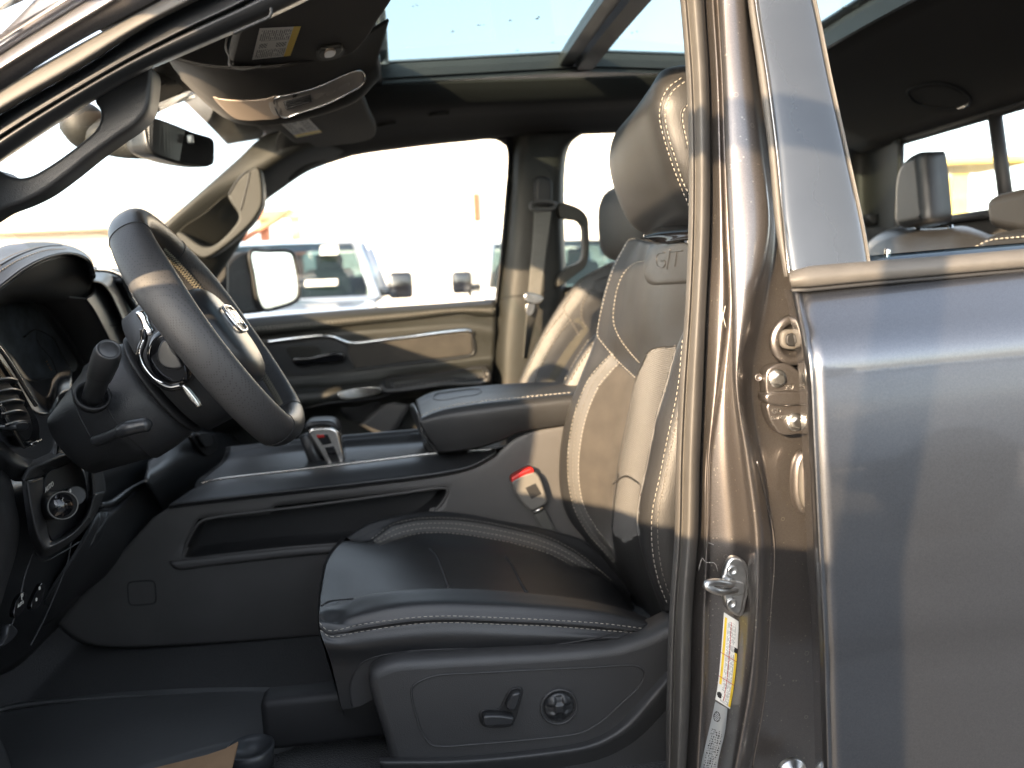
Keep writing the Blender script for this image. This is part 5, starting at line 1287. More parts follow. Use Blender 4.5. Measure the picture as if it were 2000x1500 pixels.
stripe_p = [(1196, 690), (1208, 712), (1170, 753), (1147, 805), (1133, 870), (1130, 927), (1139, 984), (1164, 1031), (1199, 1074), (1206, 1100), (1176, 1074), (1147, 1040), (1122, 995), (1110, 938), (1110, 876), (1122, 808), (1147, 743)]
mesh_p = [(1266, 690), (1276, 680), (1322, 676), (1300, 763), (1282, 819), (1265, 910), (1251, 967), (1246, 1023), (1250, 1045), (1220, 1060), (1196, 1040), (1199, 990), (1210, 905), (1228, 808), (1243, 740)]
reg(bk_, BKB, [(suede_poly, 2), (stripe_p, 1), (mesh_p, 3)])
st([(1244, 466), (1229, 468), (1216, 490), (1198, 525), (1178, 590), (1167, 655), (1172, 664), (1204, 702), (1241, 738)], bk_, BKB, 4, r=.0007)
st([(1261, 509), (1240, 514), (1221, 530), (1208, 555), (1201, 585), (1198, 627), (1206, 652), (1215, 668), (1232, 690), (1250, 710)], bk_, BKB, 4, r=.0007)
st([(1195, 690), (1170, 715), (1147, 745), (1122, 808), (1110, 876), (1110, 938), (1122, 995), (1147, 1040), (1176, 1074), (1201, 1100)], bk_, BKB, 4)
st([(1210, 708), (1190, 728), (1170, 753), (1147, 806), (1133, 870), (1130, 927), (1139, 984), (1164, 1031), (1197, 1072)], bk_, BKB, 4)
st([(1186, 712), (1160, 745), (1134, 808), (1121, 873), (1119, 934), (1130, 990), (1154, 1036), (1188, 1076)], bk_, BKB, 5)
st([(1333, 664), (1323, 763), (1304, 853), (1288, 933), (1274, 1001), (1274, 1069), (1285, 1131), (1306, 1186)], bk_, BKB, 4)
st([(1340, 690), (1331, 770), (1314, 853), (1299, 933), (1286, 1001), (1286, 1069), (1297, 1131), (1318, 1186)], bk_, BKB, 5)
bk_.tube(onto(BKB, [(1198, 945), (1222, 930), (1250, 945)], 20, lift=-.0008), .0022, 6, 6)
bk_.tube(onto(BKB, [(1264, 690), (1276, 680), (1320, 675)], 20, lift=-.0006), .0020, 6, 6)
bk_.tube(onto(BKB, [(1264, 692), (1243, 740), (1228, 808), (1211, 890), (1199, 975), (1196, 1030)], 60, lift=-.0008), .0018, 6, 6)
bko_ = bk_.build('backrest', ['leather2', 'stripe', 'suede', 'mesh', 'thread', 'thread2', 'rubberd'], ds, thick=.004)
b = MB(); pd_ = [(1259, 505), (1268, 482), (1290, 472), (1345, 466), (1390, 470), (1390, 548), (1345, 553), (1300, 556), (1272, 556), (1261, 548), (1257, 530)]
padded(b, BKB, pd_, .006); b.build('logo_pad', 'leather2', bko_)
# embossed letters on the pad
b2 = MB(); b2.v = []; PDB_ = b.bvh(); 
h0_, h1_, h2_ = [onto(PDB_, [p, (p[0] + 1, p[1])], 2)[0] for p in ((1285, 508), (1333, 504), (1309, 520))]
rt = (h1_ - h0_).normalized(); up_ = Vector((0, 0, 1)); up_ = (up_ - rt*up_.dot(rt)).normalized()
cen = (h0_ + h1_)/2; nn_ = rt.cross(up_)
if nn_.dot(CAM - cen) < 0: rt = -rt
def glyph(lines, r=.0013):
    for ln_ in lines:
        b2.tube(onto(PDB_, [(1308 + x*1.28, 506 - z*1.75 - x*.14) for x, z in ln_], 14, lift=.0008) if len(ln_) > 1 else [], r, 6)
glyph([[(-7, 8), (-16, 8), (-19, 6), (-20, 0), (-19, -6), (-16, -8), (-9, -8), (-7, -6), (-7, -1), (-13, -1)], [(1, 11), (-4, -11)], [(1, 8), (20, 8)], [(11, 8), (8, -9)]])
b2.build('embossed_letters', 'smooth', bko_)
# --- headrest
hr = MB()
lev = [  # y, far-left silhouette, ridge, depth far, depth near
 (150, 1306, 1318, 1.33, 1.26), (156, 1290, 1308, 1.38, 1.23), (166, 1272, 1300, 1.41, 1.205), (192, 1238, 1289, 1.43, 1.19), (213, 1215, 1284, 1.435, 1.184), (242, 1194, 1281, 1.44, 1.18),
 (281, 1186, 1291, 1.44, 1.18), (317, 1188, 1303, 1.44, 1.18), (359, 1198, 1318, 1.435, 1.183), (405, 1215, 1338, 1.43, 1.19), (432, 1232, 1352, 1.42, 1.20), (448, 1252, 1362, 1.40, 1.22), (454, 1275, 1364, 1.37, 1.25)]
rings = []
for y, xf, xn, Yf, Yn in lev:
    a, b = U(xf, y, Yf), U(xn, y, Yn); z = (a.z + b.z)/2
    t = (y - 150)/304; dpt = .030 + .105*math.sin(math.pi*min(1, max(0, .12 + t*.80)))**.6
    fx = (a.x + b.x)/2
    prof = [(a.x + .006, Yf - .002), (a.x, Yf - .012), (fx*.5 + a.x*.5 - .004, Yf - (Yf - Yn)*.30), (fx*.5 + b.x*.5 - .004, Yf - (Yf - Yn)*.70), (b.x, Yn + .012), (b.x + .012, Yn - .004), (b.x + dpt*.45, Yn - .014), (b.x + dpt*.9, Yn - .004),
            (b.x + dpt, Yn + .02), (b.x + dpt + .004, (Yf + Yn)/2), (a.x + dpt, Yf - .02), (a.x + dpt*.9, Yf), (a.x + dpt*.4, Yf + .006)]
    rings.append([Vector((x_, y_, z)) for x_, y_ in [tuple(q_) for q_ in crom(prof, 64, True)]])
fine = []
for j in range(64): fine.append(crom_idx([tuple(r[j]) for r in rings], 70))
G = [[Vector(fine[j][i]) for j in range(64)] for i in range(70)]
hr.grid(G, 0, True, cu=True, caps=True); HRB = hr.bvh()
hr2 = MB()
e1 = [(1331, 152), (1306, 171), (1292, 197), (1288, 229), (1297, 270), (1309, 309), (1325, 353), (1344, 398), (1352, 415)]; e2 = [(1337, 160), (1316, 176), (1303, 200), (1299, 226), (1306, 268), (1319, 309), (1332, 351), (1346, 380), (1356, 400)]
st(e1, hr, HRB, 1, r=.0007, lift=.0009); st(e2, hr, HRB, 1, r=.0007, lift=.0009)
hr.tube(onto(HRB, mixc(e1, e2, .5, 20), 80, lift=-.0012), .0022, 6, 2)
e3 = [(1345, 203), (1336, 215), (1333, 228), (1336, 250), (1345, 290)]; st(e3, hr, HRB, 1, r=.0007); hr.tube(onto(HRB, [(x - 4, y) for x, y in e3], 40, lift=-.0006), .0016, 6, 0)
hr.build('headrest', ['leather2', 'thread', 'leather'], ds)
s = MB()
s.patch([[(1262, 452, 1.35), (1290, 440, 1.33), (1330, 434, 1.30), (1370, 432, 1.27)], [(1256, 462, 1.30), (1290, 452, 1.26), (1330, 446, 1.22), (1370, 444, 1.18)], [(1276, 474, 1.28), (1300, 474, 1.24), (1335, 468, 1.20), (1375, 464, 1.16)]], 24, 16)
s.build('headrest_base', 'gloss', ds, thick=.004)
hpc = (U(1300, 440, 1.36) + U(1300, 440, 1.30))/2 + Vector((.05, 0, 0))
s = MB()
for dy in (-.05, .05): s.tube([hpc + Vector((0, dy, -.06)), hpc + Vector((0, dy, .08))], .007, 12)
s.build('headrest_post', 'chrome', ds)

# ================================================================ passenger seat
ps = bpy.data.objects.new('front_seat', None); COL.objects.link(ps); ps.parent = truck; ps['label'] = 'passenger seat beyond the armrest'
b = MB()
P0 = [(1214, 507, 2.26), (1190, 513, 2.27), (1162, 528, 2.28), (1130, 548, 2.285), (1104, 578, 2.29), (1070, 630, 2.29), (1040, 685, 2.29), (1012, 748, 2.29), (995, 800, 2.29)]
P1 = [(1224, 511, 2.22), (1205, 524, 2.24), (1180, 544, 2.25), (1150, 572, 2.255), (1120, 610, 2.26), (1090, 655, 2.26), (1062, 705, 2.26), (1042, 748, 2.26), (1026, 800, 2.26)]
P2 = [(1232, 514, 2.20), (1218, 530, 2.21), (1200, 555, 2.22), (1172, 585, 2.22), (1140, 630, 2.22), (1112, 672, 2.22), (1084, 716, 2.22), (1068, 750, 2.22), (1052, 800, 2.22)]
P3 = [(1246, 516, 2.14), (1236, 540, 2.14), (1222, 570, 2.14), (1200, 605, 2.14), (1172, 648, 2.14), (1144, 690, 2.14), (1118, 728, 2.14), (1100, 756, 2.14), (1084, 800, 2.14)]
P4 = [(1276, 518, 1.95), (1262, 560, 1.94), (1240, 610, 1.93), (1214, 650, 1.92), (1190, 690, 1.91), (1166, 720, 1.91), (1146, 748, 1.91), (1130, 770, 1.91), (1110, 800, 1.91)]
P5 = [(1270, 540, 1.86), (1240, 570, 1.85), (1200, 605, 1.84), (1174, 640, 1.835), (1146, 672, 1.83), (1124, 704, 1.83), (1104, 740, 1.83), (1090, 770, 1.83), (1076, 800, 1.83)]
P6 = [(x + 40, y, Y - .03) for x, y, Y in P5]; P7 = [(x + 60, y, Y + .0) for x, y, Y in P6]
b.patch([[(x + 26, y, Y + .02) for x, y, Y in P0], P0, P1, P2, P3], 70, 60); b.patch([P3, P4, P5, P6, P7], 60, 40)
PB = b.bvh()
reg(b, PB, [([(1104, 612), (1040, 700), (1005, 770), (1060, 770), (1080, 722), (1110, 674), (1140, 640)], 1), ([(1128, 620), (1150, 642), (1118, 690), (1090, 735), (1066, 765), (1024, 765), (1050, 706), (1084, 655)], 2)])
for c in ([(1196, 516), (1160, 532), (1134, 552), (1112, 582), (1100, 604), (1112, 622), (1132, 656)], [(1210, 540), (1180, 552), (1152, 570), (1138, 594), (1136, 620), (1146, 640)], [(1098, 612), (1068, 650), (1040, 700), (1018, 750)], [(1116, 624), (1090, 655), (1062, 702), (1042, 750)]):
    st(c, b, PB, 3, ln=.007, gap=.005, r=.0014, lift=.002)
for c in ([(1160, 668), (1136, 704), (1112, 744)], [(1150, 664), (1124, 702), (1102, 744)]): st(c, b, PB, 3, ln=.007, gap=.005, r=.0014, lift=.002)
pbo = b.build('backrest', ['leather2', 'leather2', 'suede2', 'thread2'], ps, thick=.005)
b = MB(); padded(b, PB, [(1160, 552), (1166, 545), (1190, 540), (1230, 538), (1230, 566), (1190, 570), (1166, 568)], .006, n=40); b.build('logo_pad', 'leather2', pbo)
hr = MB(); lev2 = [(362, 1196, 1222, 2.16, 2.02), (366, 1184, 1230, 2.18, 2.00), (376, 1174, 1240, 2.19, 1.98), (396, 1167, 1246, 2.195, 1.97), (424, 1165, 1250, 2.20, 1.965), (458, 1167, 1254, 2.20, 1.965), (486, 1173, 1258, 2.195, 1.97), (502, 1186, 1258, 2.18, 1.985), (509, 1204, 1254, 2.15, 2.02)]
rings = []
for y, xf, xn, Yf, Yn in lev2:
    a, c = U(xf, y, Yf), U(xn, y, Yn); z = (a.z + c.z)/2; t = (y - 362)/147; dpt = .04 + .085*math.sin(math.pi*min(1, max(0, .1 + .85*t)))**.6
    prof = [(a.x + .008, Yf), (a.x, Yf - .015), ((a.x*2 + c.x)/3 - .003, (Yf*2 + Yn)/3), ((a.x + 2*c.x)/3 - .003, (Yf + 2*Yn)/3), (c.x, Yn + .015), (c.x + .012, Yn - .004), (c.x + dpt, Yn), (c.x + dpt + .01, (Yf + Yn)/2), (a.x + dpt, Yf)]
    rings.append([Vector((x_, y_, z)) for x_, y_ in crom(prof, 48, True)])
cols_ = [crom_idx([tuple(r[j]) for r in rings], 40) for j in range(48)]
hr.grid([[Vector(cols_[j][i]) for j in range(48)] for i in range(40)], 0, True, cu=True, caps=True); hr.build('headrest', 'leather2', ps)

# ================================================================ rear seat
rs = bpy.data.objects.new('rear_seat', None); COL.objects.link(rs); rs.parent = truck; rs['label'] = 'rear bench seat with two headrests in view'
b = MB(); RX = 1.22
def XR(px, py, X): t = Ux(px, py, X); return t
top = [(1690, 500), (1704, 478), (1730, 460), (1765, 452), (1800, 457), (1850, 455), (1880, 452), (1908, 460), (1940, 470), (2000, 462), (2090, 452)]
rows = [[Ux(x, y - 2, RX + .12) for x, y in crom(top, 50)], [Ux(x, y, RX + .02) for x, y in crom(top, 50)], [Ux(x, y + 14, RX - .02) for x, y in crom(top, 50)], [Ux(x, y + 60, RX - .02) for x, y in crom(top, 50)], [Ux(x, y + 260, RX - .08) for x, y in crom(top, 50)]]
b.grid([[Vector(p) for p in r] for r in rows], 0, True); b.build('backrest', 'leather', rs, thick=.01)
def rear_head(pts, X, dep, side, mats_):
    h = MB(); lo = [Ux(x, y, X) for x, y in crom(pts, 60, True)]
    h.prism(lo, (dep, side, 0), 0, .022, 6); return h.build('headrest', mats_, rs)
rear_head([(1744, 440), (1742, 400), (1745, 350), (1752, 325), (1766, 307), (1784, 297), (1792, 297), (1798, 330), (1803, 380), (1806, 425), (1802, 436), (1780, 442), (1752, 446)], 1.20, .068, .0, 'leather')
rear_head([(1922, 425), (1920, 398), (1928, 385), (1960, 374), (2010, 364), (2080, 354), (2080, 470), (2010, 462), (1940, 448), (1926, 440)], 1.16, .10, 0, 'leather2')
s = MB()
for px in (1792, 1856): s.tube([Ux(px, 440, 1.25), Ux(px + 1, 462, 1.25)], .006, 10)
s.build('headrest_post', 'chrome', rs)
b = MB(); lo = [Ux(x, y, 1.10) for x, y in crom([(1896, 500), (1906, 480), (1920, 462), (1950, 452), (2000, 446), (2090, 436), (2090, 520), (1990, 510), (1900, 510)], 50, True)]; b.prism(lo, (.12, 0, 0), 0, .02, 5)
b.stitch([Ux(x, y, 1.098) for x, y in crom([(1905, 482), (1930, 470), (2000, 462), (2060, 455)], 40)], ln=.008, gap=.005, r=.0012, mi=1); b.build('center_bolster', ['leather2', 'thread'], rs)
b = MB(); b.slab([(1818, 488), (1826, 482), (1870, 478), (1878, 480), (1876, 490), (1822, 494)], 1.75, .03, 0, .004); b.build('latch_loop', 'trim', rs)

# ================================================================ dashboard
dsh = MB()
# body of the dash: cowl top, face, knee area
def rx(pts, X): return [PX(x, y, X) for x, y in pts]
dsh.patch([rx([(-120, 470), (60, 500), (180, 528), (330, 545), (450, 590)], -.98), rx([(-120, 480), (60, 505), (180, 530), (330, 550), (450, 592)], -.80), [PX(-140, 560, -.85), PX(60, 560, -.85), PX(180, 552, -.80), PX(300, 560, -.66), PX(440, 610, -.66)], [PX(-160, 700, -.85), PX(60, 700, -.85), PX(180, 690, -.78), PX(300, 670, -.63), PX(442, 680, -.63)], [PX(-180, 900, -.66), PX(60, 860, -.66), PX(180, 830, -.64), PX(300, 800, -.60), PX(446, 760, -.60)], rx([(-220, 1000), (60, 960), (200, 930), (330, 900), (440, 870)], -.56), rx([(-220, 1200), (40, 1180), (150, 1130), (290, 1010), (430, 930)], -.60), rx([(-200, 1320), (0, 1320), (110, 1230), (240, 1100), (400, 980)], -.72)], 40, 60)
dso = dsh.build('dashboard', 'smooth', truck, thick=.01)
# cluster hood
hd2 = MB()
HX = -.56
k0 = [(-120, 560), (0, 484), (42, 476), (83, 473), (125, 477), (158, 488), (177, 503), (184, 520), (186, 530)]
k1 = [(-120, 590), (0, 520), (50, 500), (92, 487), (130, 487), (158, 496), (175, 508), (183, 522), (185, 532)]
k2 = [(-120, 640), (0, 556), (50, 520), (92, 500), (133, 492), (158, 497), (174, 508), (182, 522), (184, 534)]
k3 = [(-120, 650), (0, 566), (50, 528), (92, 507), (133, 498), (158, 503), (172, 513), (180, 526), (182, 542)]
hd2.patch([rx(k0, -.86), rx(k0, -.70), rx(mixc(k0, k1, .6), -.62), rx(k1, -.585), rx(k2, -.555), rx(mixc(k2, k3, .5), -.548), rx(k3, -.556), rx([(x - 2, y + 4) for x, y in k3], -.60)], 80, 60)
HDB = hd2.bvh()
for c in ([(0, 511), (20, 500), (50, 489), (80, 482), (110, 481)], [(0, 530), (30, 511), (60, 498), (90, 489), (130, 486)]): st(c, hd2, HDB, 1, ln=.006, gap=.004, r=.001, lift=.001)
hd2.tube(onto(HDB, [(0, 519), (30, 502), (60, 490), (90, 482), (120, 480)], 60, lift=-.0008), .0018, 6, 2)
hdo2 = hd2.build('cluster_hood', ['leather2', 'thread2', 'rubberd'], dso, thick=.004)
b = MB(); b.patch([rx(k3, -.565), rx([(-120, 670), (0, 576), (50, 560), (92, 550), (133, 545), (158, 545), (172, 548), (178, 550), (181, 552)], -.585), rx([(-120, 690), (0, 586), (40, 579), (80, 582), (115, 586), (140, 588), (155, 588), (162, 587), (167, 586)], -.62), rx([(-120, 700), (0, 600), (40, 590), (80, 595), (115, 600), (140, 602), (155, 600), (162, 598), (168, 596)], -.70)], 60, 30); b.build('hood_lining', 'matte', hdo2, thick=.003)
# cluster screen with dust, its dividing curve and telltale dots
b = MB(); lo = [Ux(x, y, -.70) for x, y in crom([(-60, 620), (2, 576), (30, 578), (70, 600), (110, 650), (150, 705), (150, 722), (100, 738), (65, 742), (20, 690), (-40, 640)], 60, True)]
b.prism(lo, (-.01, 0, 0), 0, .002); cso_ = b.build('cluster_screen', 'screen', dso)
s = MB(); s.tube([Ux(x, y, -.697) for x, y in crom([(48, 658), (68, 644), (88, 650), (104, 660), (120, 690), (136, 716)], 40)], .0012, 5, 0); s.tube([Ux(x, y, -.697) for x, y in crom([(72, 648), (74, 668), (100, 700), (112, 730)], 30)], .0008, 5, 0); s.build('cluster_graphics', 'trim', cso_)
s = MB()
for x, y in ((91, 706), (94, 712), (97, 718), (100, 722)): s.lathe(Ux(x, y, -.6985), (1, 0, 0), [(0, .0016), (.0008, .001)], 8)
s.build('telltale_dots', mat('telltale amber', (.35, .18, .05), .5), cso_)
b = MB()
b.patch([rx([(58, 574), (92, 603), (122, 640), (146, 680), (162, 712)], -.68), rx([(112, 578), (145, 610), (172, 648), (196, 690), (206, 715)], -.625), rx([(166, 584), (192, 620), (217, 656), (238, 692), (246, 712)], -.588)], 40, 20); b.build('cluster_shroud', mat('shroud grey', (.075, .070, .068), .6, bump=('grain', 600, .3, .0005)), dso, thick=.003)
s = MB(); s.tube([Ux(x, y, -.675) for x, y in crom([(58, 576), (92, 605), (121, 642), (145, 682), (160, 710)], 40)], .005, 6); s.build('shroud_gap', 'matte', dso)
# frame below the cluster, sweeping to the column
b = MB()
b.patch([rx([(-60, 640), (0, 668), (45, 735), (90, 776), (98, 762), (104, 740), (120, 726), (140, 722)], -.66), rx([(-60, 655), (0, 682), (40, 742), (80, 790), (96, 790), (104, 766), (116, 742), (140, 734)], -.60), rx([(-60, 700), (0, 720), (40, 780), (74, 806), (94, 806), (104, 790), (116, 770), (140, 760)], -.58)], 60, 16); b.build('cluster_frame', 'smooth', dso, thick=.004)
# right of the cluster: leather panel, bezel arc, chrome arc, centre vent
b = MB()
b.patch([rx([(182, 545), (196, 552), (225, 590), (247, 640), (262, 672)], -.60), rx([(184, 570), (205, 600), (228, 650), (246, 690), (250, 700)], -.59), rx([(168, 584), (180, 600), (205, 645), (228, 690), (236, 700)], -.585)], 40, 20)
LB = b.bvh()
for c in ([(214, 631), (226, 630), (240, 627)], [(218, 641), (228, 639), (243, 635)]): st(c, b, LB, 1, ln=.005, gap=.003, r=.0007, lift=.001)
b.tube(onto(LB, [(215, 636), (228, 635), (242, 631)], 20, lift=-.0005), .0014, 5, 2)
b.build('leather_panel', ['leather', 'thread2', 'rubberd'], dso, thick=.003)
b = MB(); b.patch([rx([(180, 529), (205, 530), (232, 545), (250, 580), (270, 620), (296, 668)], -.62), rx([(182, 548), (200, 552), (215, 568), (232, 600), (250, 640), (268, 680)], -.575), rx([(180, 551), (196, 555), (212, 575), (226, 605), (243, 645), (262, 684)], -.585)], 50, 20); b.build('stack_bezel', 'smooth', dso, thick=.003)
s = MB(); s.tube([Ux(x, y, -.575) for x, y in crom([(184, 526), (205, 527), (222, 532), (238, 541), (248, 560), (262, 590), (278, 622), (290, 648)], 70)], .0042, 8, 0, flat=(1, 1.3)); s.build('chrome_arc', 'chrome', dso)
b = MB(); q = [Ux(x, y, -.575) for x, y in crom([(252, 546), (272, 544), (292, 548), (312, 600), (320, 660), (312, 660), (296, 628), (270, 580)], 50, True)]; b.prism(q, (-.03, 0, 0), 0, .003); vo_ = b.build('air_vent', 'matte', dso)
for k in range(6):
    s = MB(); y0 = 562 + 17*k; s.patch([rx([(262 + 8*k, y0), (282, y0 + 1), (300 + 3*k, y0)], -.562), rx([(264 + 8*k, y0 + 5), (282, y0 + 6), (300 + 3*k, y0 + 6)], -.575)], 10, 4); s.build('vent_slat', 'smooth', vo_, thick=.002)
s = MB(); q = [Ux(x, y, -.545) for x, y in crom(pill(300, 617, 20, 10, -8), 30, True)]; s.prism(q, (-.02, 0, 0), 0, .002); s.build('vent_tab', 'satin', vo_)
s = MB(); s.patch([rx([(180, 526), (260, 522), (310, 524), (345, 545)], -.80), rx([(184, 528), (262, 530), (312, 530), (345, 552)], -.66), rx([(235, 543), (262, 546), (312, 546), (345, 570)], -.60)], 30, 16); s.build('dash_top', 'leather', dso, thick=.004)
# left outboard vent, chrome edged
VX = -.52
b = MB(); q = [Ux(x, y, VX) for x, y in crom([(-60, 650), (-20, 672), (10, 706), (40, 752), (66, 800), (76, 820), (80, 850), (76, 868), (55, 874), (40, 860), (10, 810), (-40, 740)], 70, True)]
b.prism(q, (-.03, 0, 0), 0, .004); lv = b.build('air_vent', 'gloss', dso)
b = MB(); q = [Ux(x, y, VX + .004) for x, y in crom([(-40, 716), (-10, 730), (20, 750), (40, 780), (58, 812), (63, 846), (52, 860), (38, 848), (12, 806), (-20, 766)], 60, True)]; b.prism(q, (-.02, 0, 0), 0, .001); b.build('vent_mouth', 'matte', lv)
for k in range(5):
    s = MB(); y0 = 740 + 21*k; s.patch([rx([(-20 + 8*k, y0 + 6), (18 + 6*k, y0 - 1), (36 + 6*k, y0 + 3)], VX + .012), rx([(-20 + 8*k, y0 + 16), (18 + 6*k, y0 + 9), (34 + 6*k, y0 + 10)], VX - .0)], 10, 4); s.build('vent_slat', 'smooth', lv, thick=.002)
s = MB(); q = [Ux(x, y, VX + .018) for x, y in crom(pill(44, 832, 26, 16, -6), 30, True)]; s.prism(q, (-.02, 0, 0), 0, .002); s.build('vent_wheel', 'smooth', lv)
s = MB(); s.tube([Ux(x, y, VX + .006) for x, y in crom([(-30, 650), (0, 682), (30, 726), (55, 768), (70, 792)], 50)], .0028, 8); s.tube([Ux(x, y, VX + .006) for x, y in crom([(0, 788), (20, 828), (40, 862), (48, 874)], 30)], .0024, 8); s.tube([Ux(x, y, VX + .006) for x, y in ((60, 868), (70, 864), (80, 860))], .002, 8); s.build('chrome_edge', 'satin', lv)
# rolled pad below the vents and the switch bay
b = MB()
b.patch([rx([(-60, 830), (0, 860), (40, 890), (80, 896), (100, 880), (104, 850)], VX - .02), rx([(-60, 850), (0, 880), (34, 908), (84, 912), (108, 892), (112, 856)], VX + .010), rx([(-60, 900), (0, 920), (30, 940), (86, 930), (120, 910), (130, 870)], VX - .01)], 40, 16); b.build('pad_roll', 'leather', dso, thick=.004)
b = MB()
b.patch([rx([(-80, 900), (-10, 910), (20, 935), (30, 980), (38, 1020), (34, 1070), (14, 1140), (-10, 1220), (-30, 1280)], VX + .0), rx([(-80, 950), (-30, 960), (0, 980), (12, 1020), (14, 1060), (4, 1120), (-20, 1200), (-50, 1270)], VX + .03), rx([(-120, 950), (-80, 960), (-60, 990), (-50, 1030), (-50, 1060), (-60, 1120), (-80, 1200), (-110, 1270)], VX + .02)], 50, 20); b.build('dash_end_pad', 'leather', dso, thick=.004)
b = MB(); SX = -.50
b.patch([rx([(40, 930), (52, 908), (85, 890), (140, 868), (170, 862), (188, 872), (196, 900), (205, 940), (208, 960)], SX - .03), rx([(48, 938), (60, 918), (90, 904), (138, 886), (160, 884), (172, 894), (182, 930), (184, 970), (176, 1010)], SX), rx([(92, 926), (98, 922), (112, 916), (140, 906), (154, 904), (160, 910), (168, 940), (168, 980), (160, 1008)], SX - .03)], 50, 20)
b.patch([rx([(42, 935), (50, 1000), (62, 1060), (84, 1088), (110, 1078), (150, 1050), (184, 1010), (206, 960)], SX - .02), rx([(56, 940), (66, 1000), (80, 1050), (92, 1068), (110, 1062), (145, 1040), (170, 1010), (186, 965)], SX + .002), rx([(90, 930), (92, 990), (96, 1040), (100, 1056), (112, 1050), (140, 1032), (160, 1010), (168, 975)], SX - .03)], 50, 20)
sbo_ = b.build('switch_bay', 'plastic2', dso, thick=.003)
b = MB(); q = [Ux(x, y, SX - .022) for x, y in crom([(92, 926), (120, 912), (150, 904), (162, 920), (170, 965), (166, 1005), (130, 1040), (104, 1056), (96, 1040), (90, 980)], 50, True)]; b.prism(q, (-.01, 0, 0), 0, .001); b.build('switch_plate', 'matte', sbo_)
b = MB(); a = Ux(96, 988, SX - .02); e = Ux(123, 987, SX + .018); b.lathe(a, e - a, [(0, .020), ((e - a).length*.9, .019), ((e - a).length, .0175)], 40, 0)
b.lathe(e, e - a, [(-.001, .0195), (.0012, .0195), (.0014, .0183), (.0005, .018)], 40, 1); b.lathe(e, e - a, [(.0, .0179), (.0010, .0178)], 40, 2); kn = b.build('headlight_knob', ['smooth', 'buckle', 'gloss'], sbo_)
b = MB(); nx = (e - a).normalized(); 
b.text('O', e + nx*.001 + Vector((0, .002, .007)), (0, 1, 0), (0, 0, 1), .008, .0005); b.text('D', e + nx*.001 + Vector((0, .002, -.007)), (0, 1, 0), (0, 0, 1), .008, .0005); b.build('knob_symbols', 'amber', sbo_)
b = MB(); b.text('AUTO', Ux(96, 951, SX - .016), (0, 1, .12), (0, 0, 1), .010, .0006); b.build('switch_text', 'amber', sbo_)
b = MB(); a = Ux(134, 970, SX - .02); e = Ux(148, 968, SX + .004); b.lathe(a, e - a, [(0, .014), ((e - a).length, .0135)], 30, 0); b.lathe(e, e - a, [(-.001, .014), (.001, .014), (.0006, .012)], 30, 1); b.build('dimmer_wheel', ['smooth', 'plastic'], sbo_)
b = MB(); b.tube([Ux(137, 955, SX + .006), Ux(138, 985, SX + .006)], .0012, 6); b.build('dimmer_scale', 'amber', sbo_)
# knee bolster with hook slot, parting lines, lower switches
b = MB()
b.patch([rx([(196, 996), (215, 992), (250, 968), (290, 940), (300, 938), (330, 950)], -.60), rx([(192, 1000), (214, 1000), (252, 974), (292, 944), (312, 946), (345, 985)], -.545), rx([(150, 1080), (178, 1070), (240, 1050), (290, 1010), (320, 1000), (330, 1000)], -.55), rx([(90, 1170), (130, 1160), (180, 1130), (230, 1110), (268, 1070), (300, 1030)], -.60), rx([(60, 1230), (90, 1220), (150, 1170), (200, 1140), (240, 1110), (270, 1075)], -.66)], 40, 40); kb = b.build('knee_bolster', 'plastic', dso, thick=.004); KBB = b.bvh()
s = MB(); q = onto(KBB, [(198, 998), (212, 1000), (206, 1030), (198, 1054), (184, 1070), (178, 1070), (186, 1048), (194, 1024)], 40, True, .002); 
if len(q) > 10: plate(q, .004, 0, s, .003)
s.build('hook_slot', 'smooth', kb)
s = MB(); s.tube([Ux(x, y, -.545) for x, y in crom([(195, 988), (215, 984), (250, 960), (290, 938)], 30)], .006, 8); s.build('panel_lip', 'smooth', kb)
s = MB(); s.tube([Ux(x, y, -.535) for x, y in crom([(66, 1078), (84, 1096), (120, 1080), (156, 1058)], 30)], .0011, 5); s.tube([Ux(x, y, -.535) for x, y in crom([(138, 1060), (134, 1090), (112, 1150), (86, 1210), (60, 1260)], 30)], .0011, 5); s.tube([Ux(x, y, -.535) for x, y in crom([(66, 1078), (50, 1120), (36, 1180), (20, 1230)], 30)], .0011, 5); s.build('panel_gap', 'plastic2', dso)
s = MB(); q = [Ux(x, y, -.53) for x, y in crom([(84, 1138), (88, 1150), (80, 1180), (66, 1192), (62, 1186), (70, 1160)], 30, True)]; s.prism(q, (-.006, 0, 0), 0, .001); lw = s.build('lower_switch', 'gloss', dso)
s = MB(); s.text('•', Ux(77, 1150, -.527), (0, 1, 0), (0, 0, 1), .02, .0005); s.text('•', Ux(71, 1172, -.527), (0, 1, 0), (0, 0, 1), .02, .0005); s.build('switch_symbols', 'amber', lw)
s = MB(); q = [Ux(x, y, -.53) for x, y in crom([(50, 1156), (54, 1166), (44, 1196), (30, 1206), (28, 1196), (38, 1166)], 30, True)]; s.prism(q, (-.006, 0, 0), 0, .001); lw2 = s.build('brake_switch', 'gloss', dso)
s = MB(); s.text('P', Ux(43, 1166, -.527), (0, 1, 0), (0, 0, 1), .012, .0005); s.text('AUTO', Ux(40, 1180, -.527), (0, 1, 0), (0, 0, 1), .006, .0005); s.build('switch_symbols', 'amber', lw2)
s = MB(); q = [Ux(x, y, -.52) for x, y in crom([(4, 1262), (14, 1240), (20, 1218), (36, 1230), (30, 1246), (10, 1262)], 30, True)]; s.prism(q, (-.01, 0, 0), 0, .003); s.build('hood_release', 'smooth', dso)
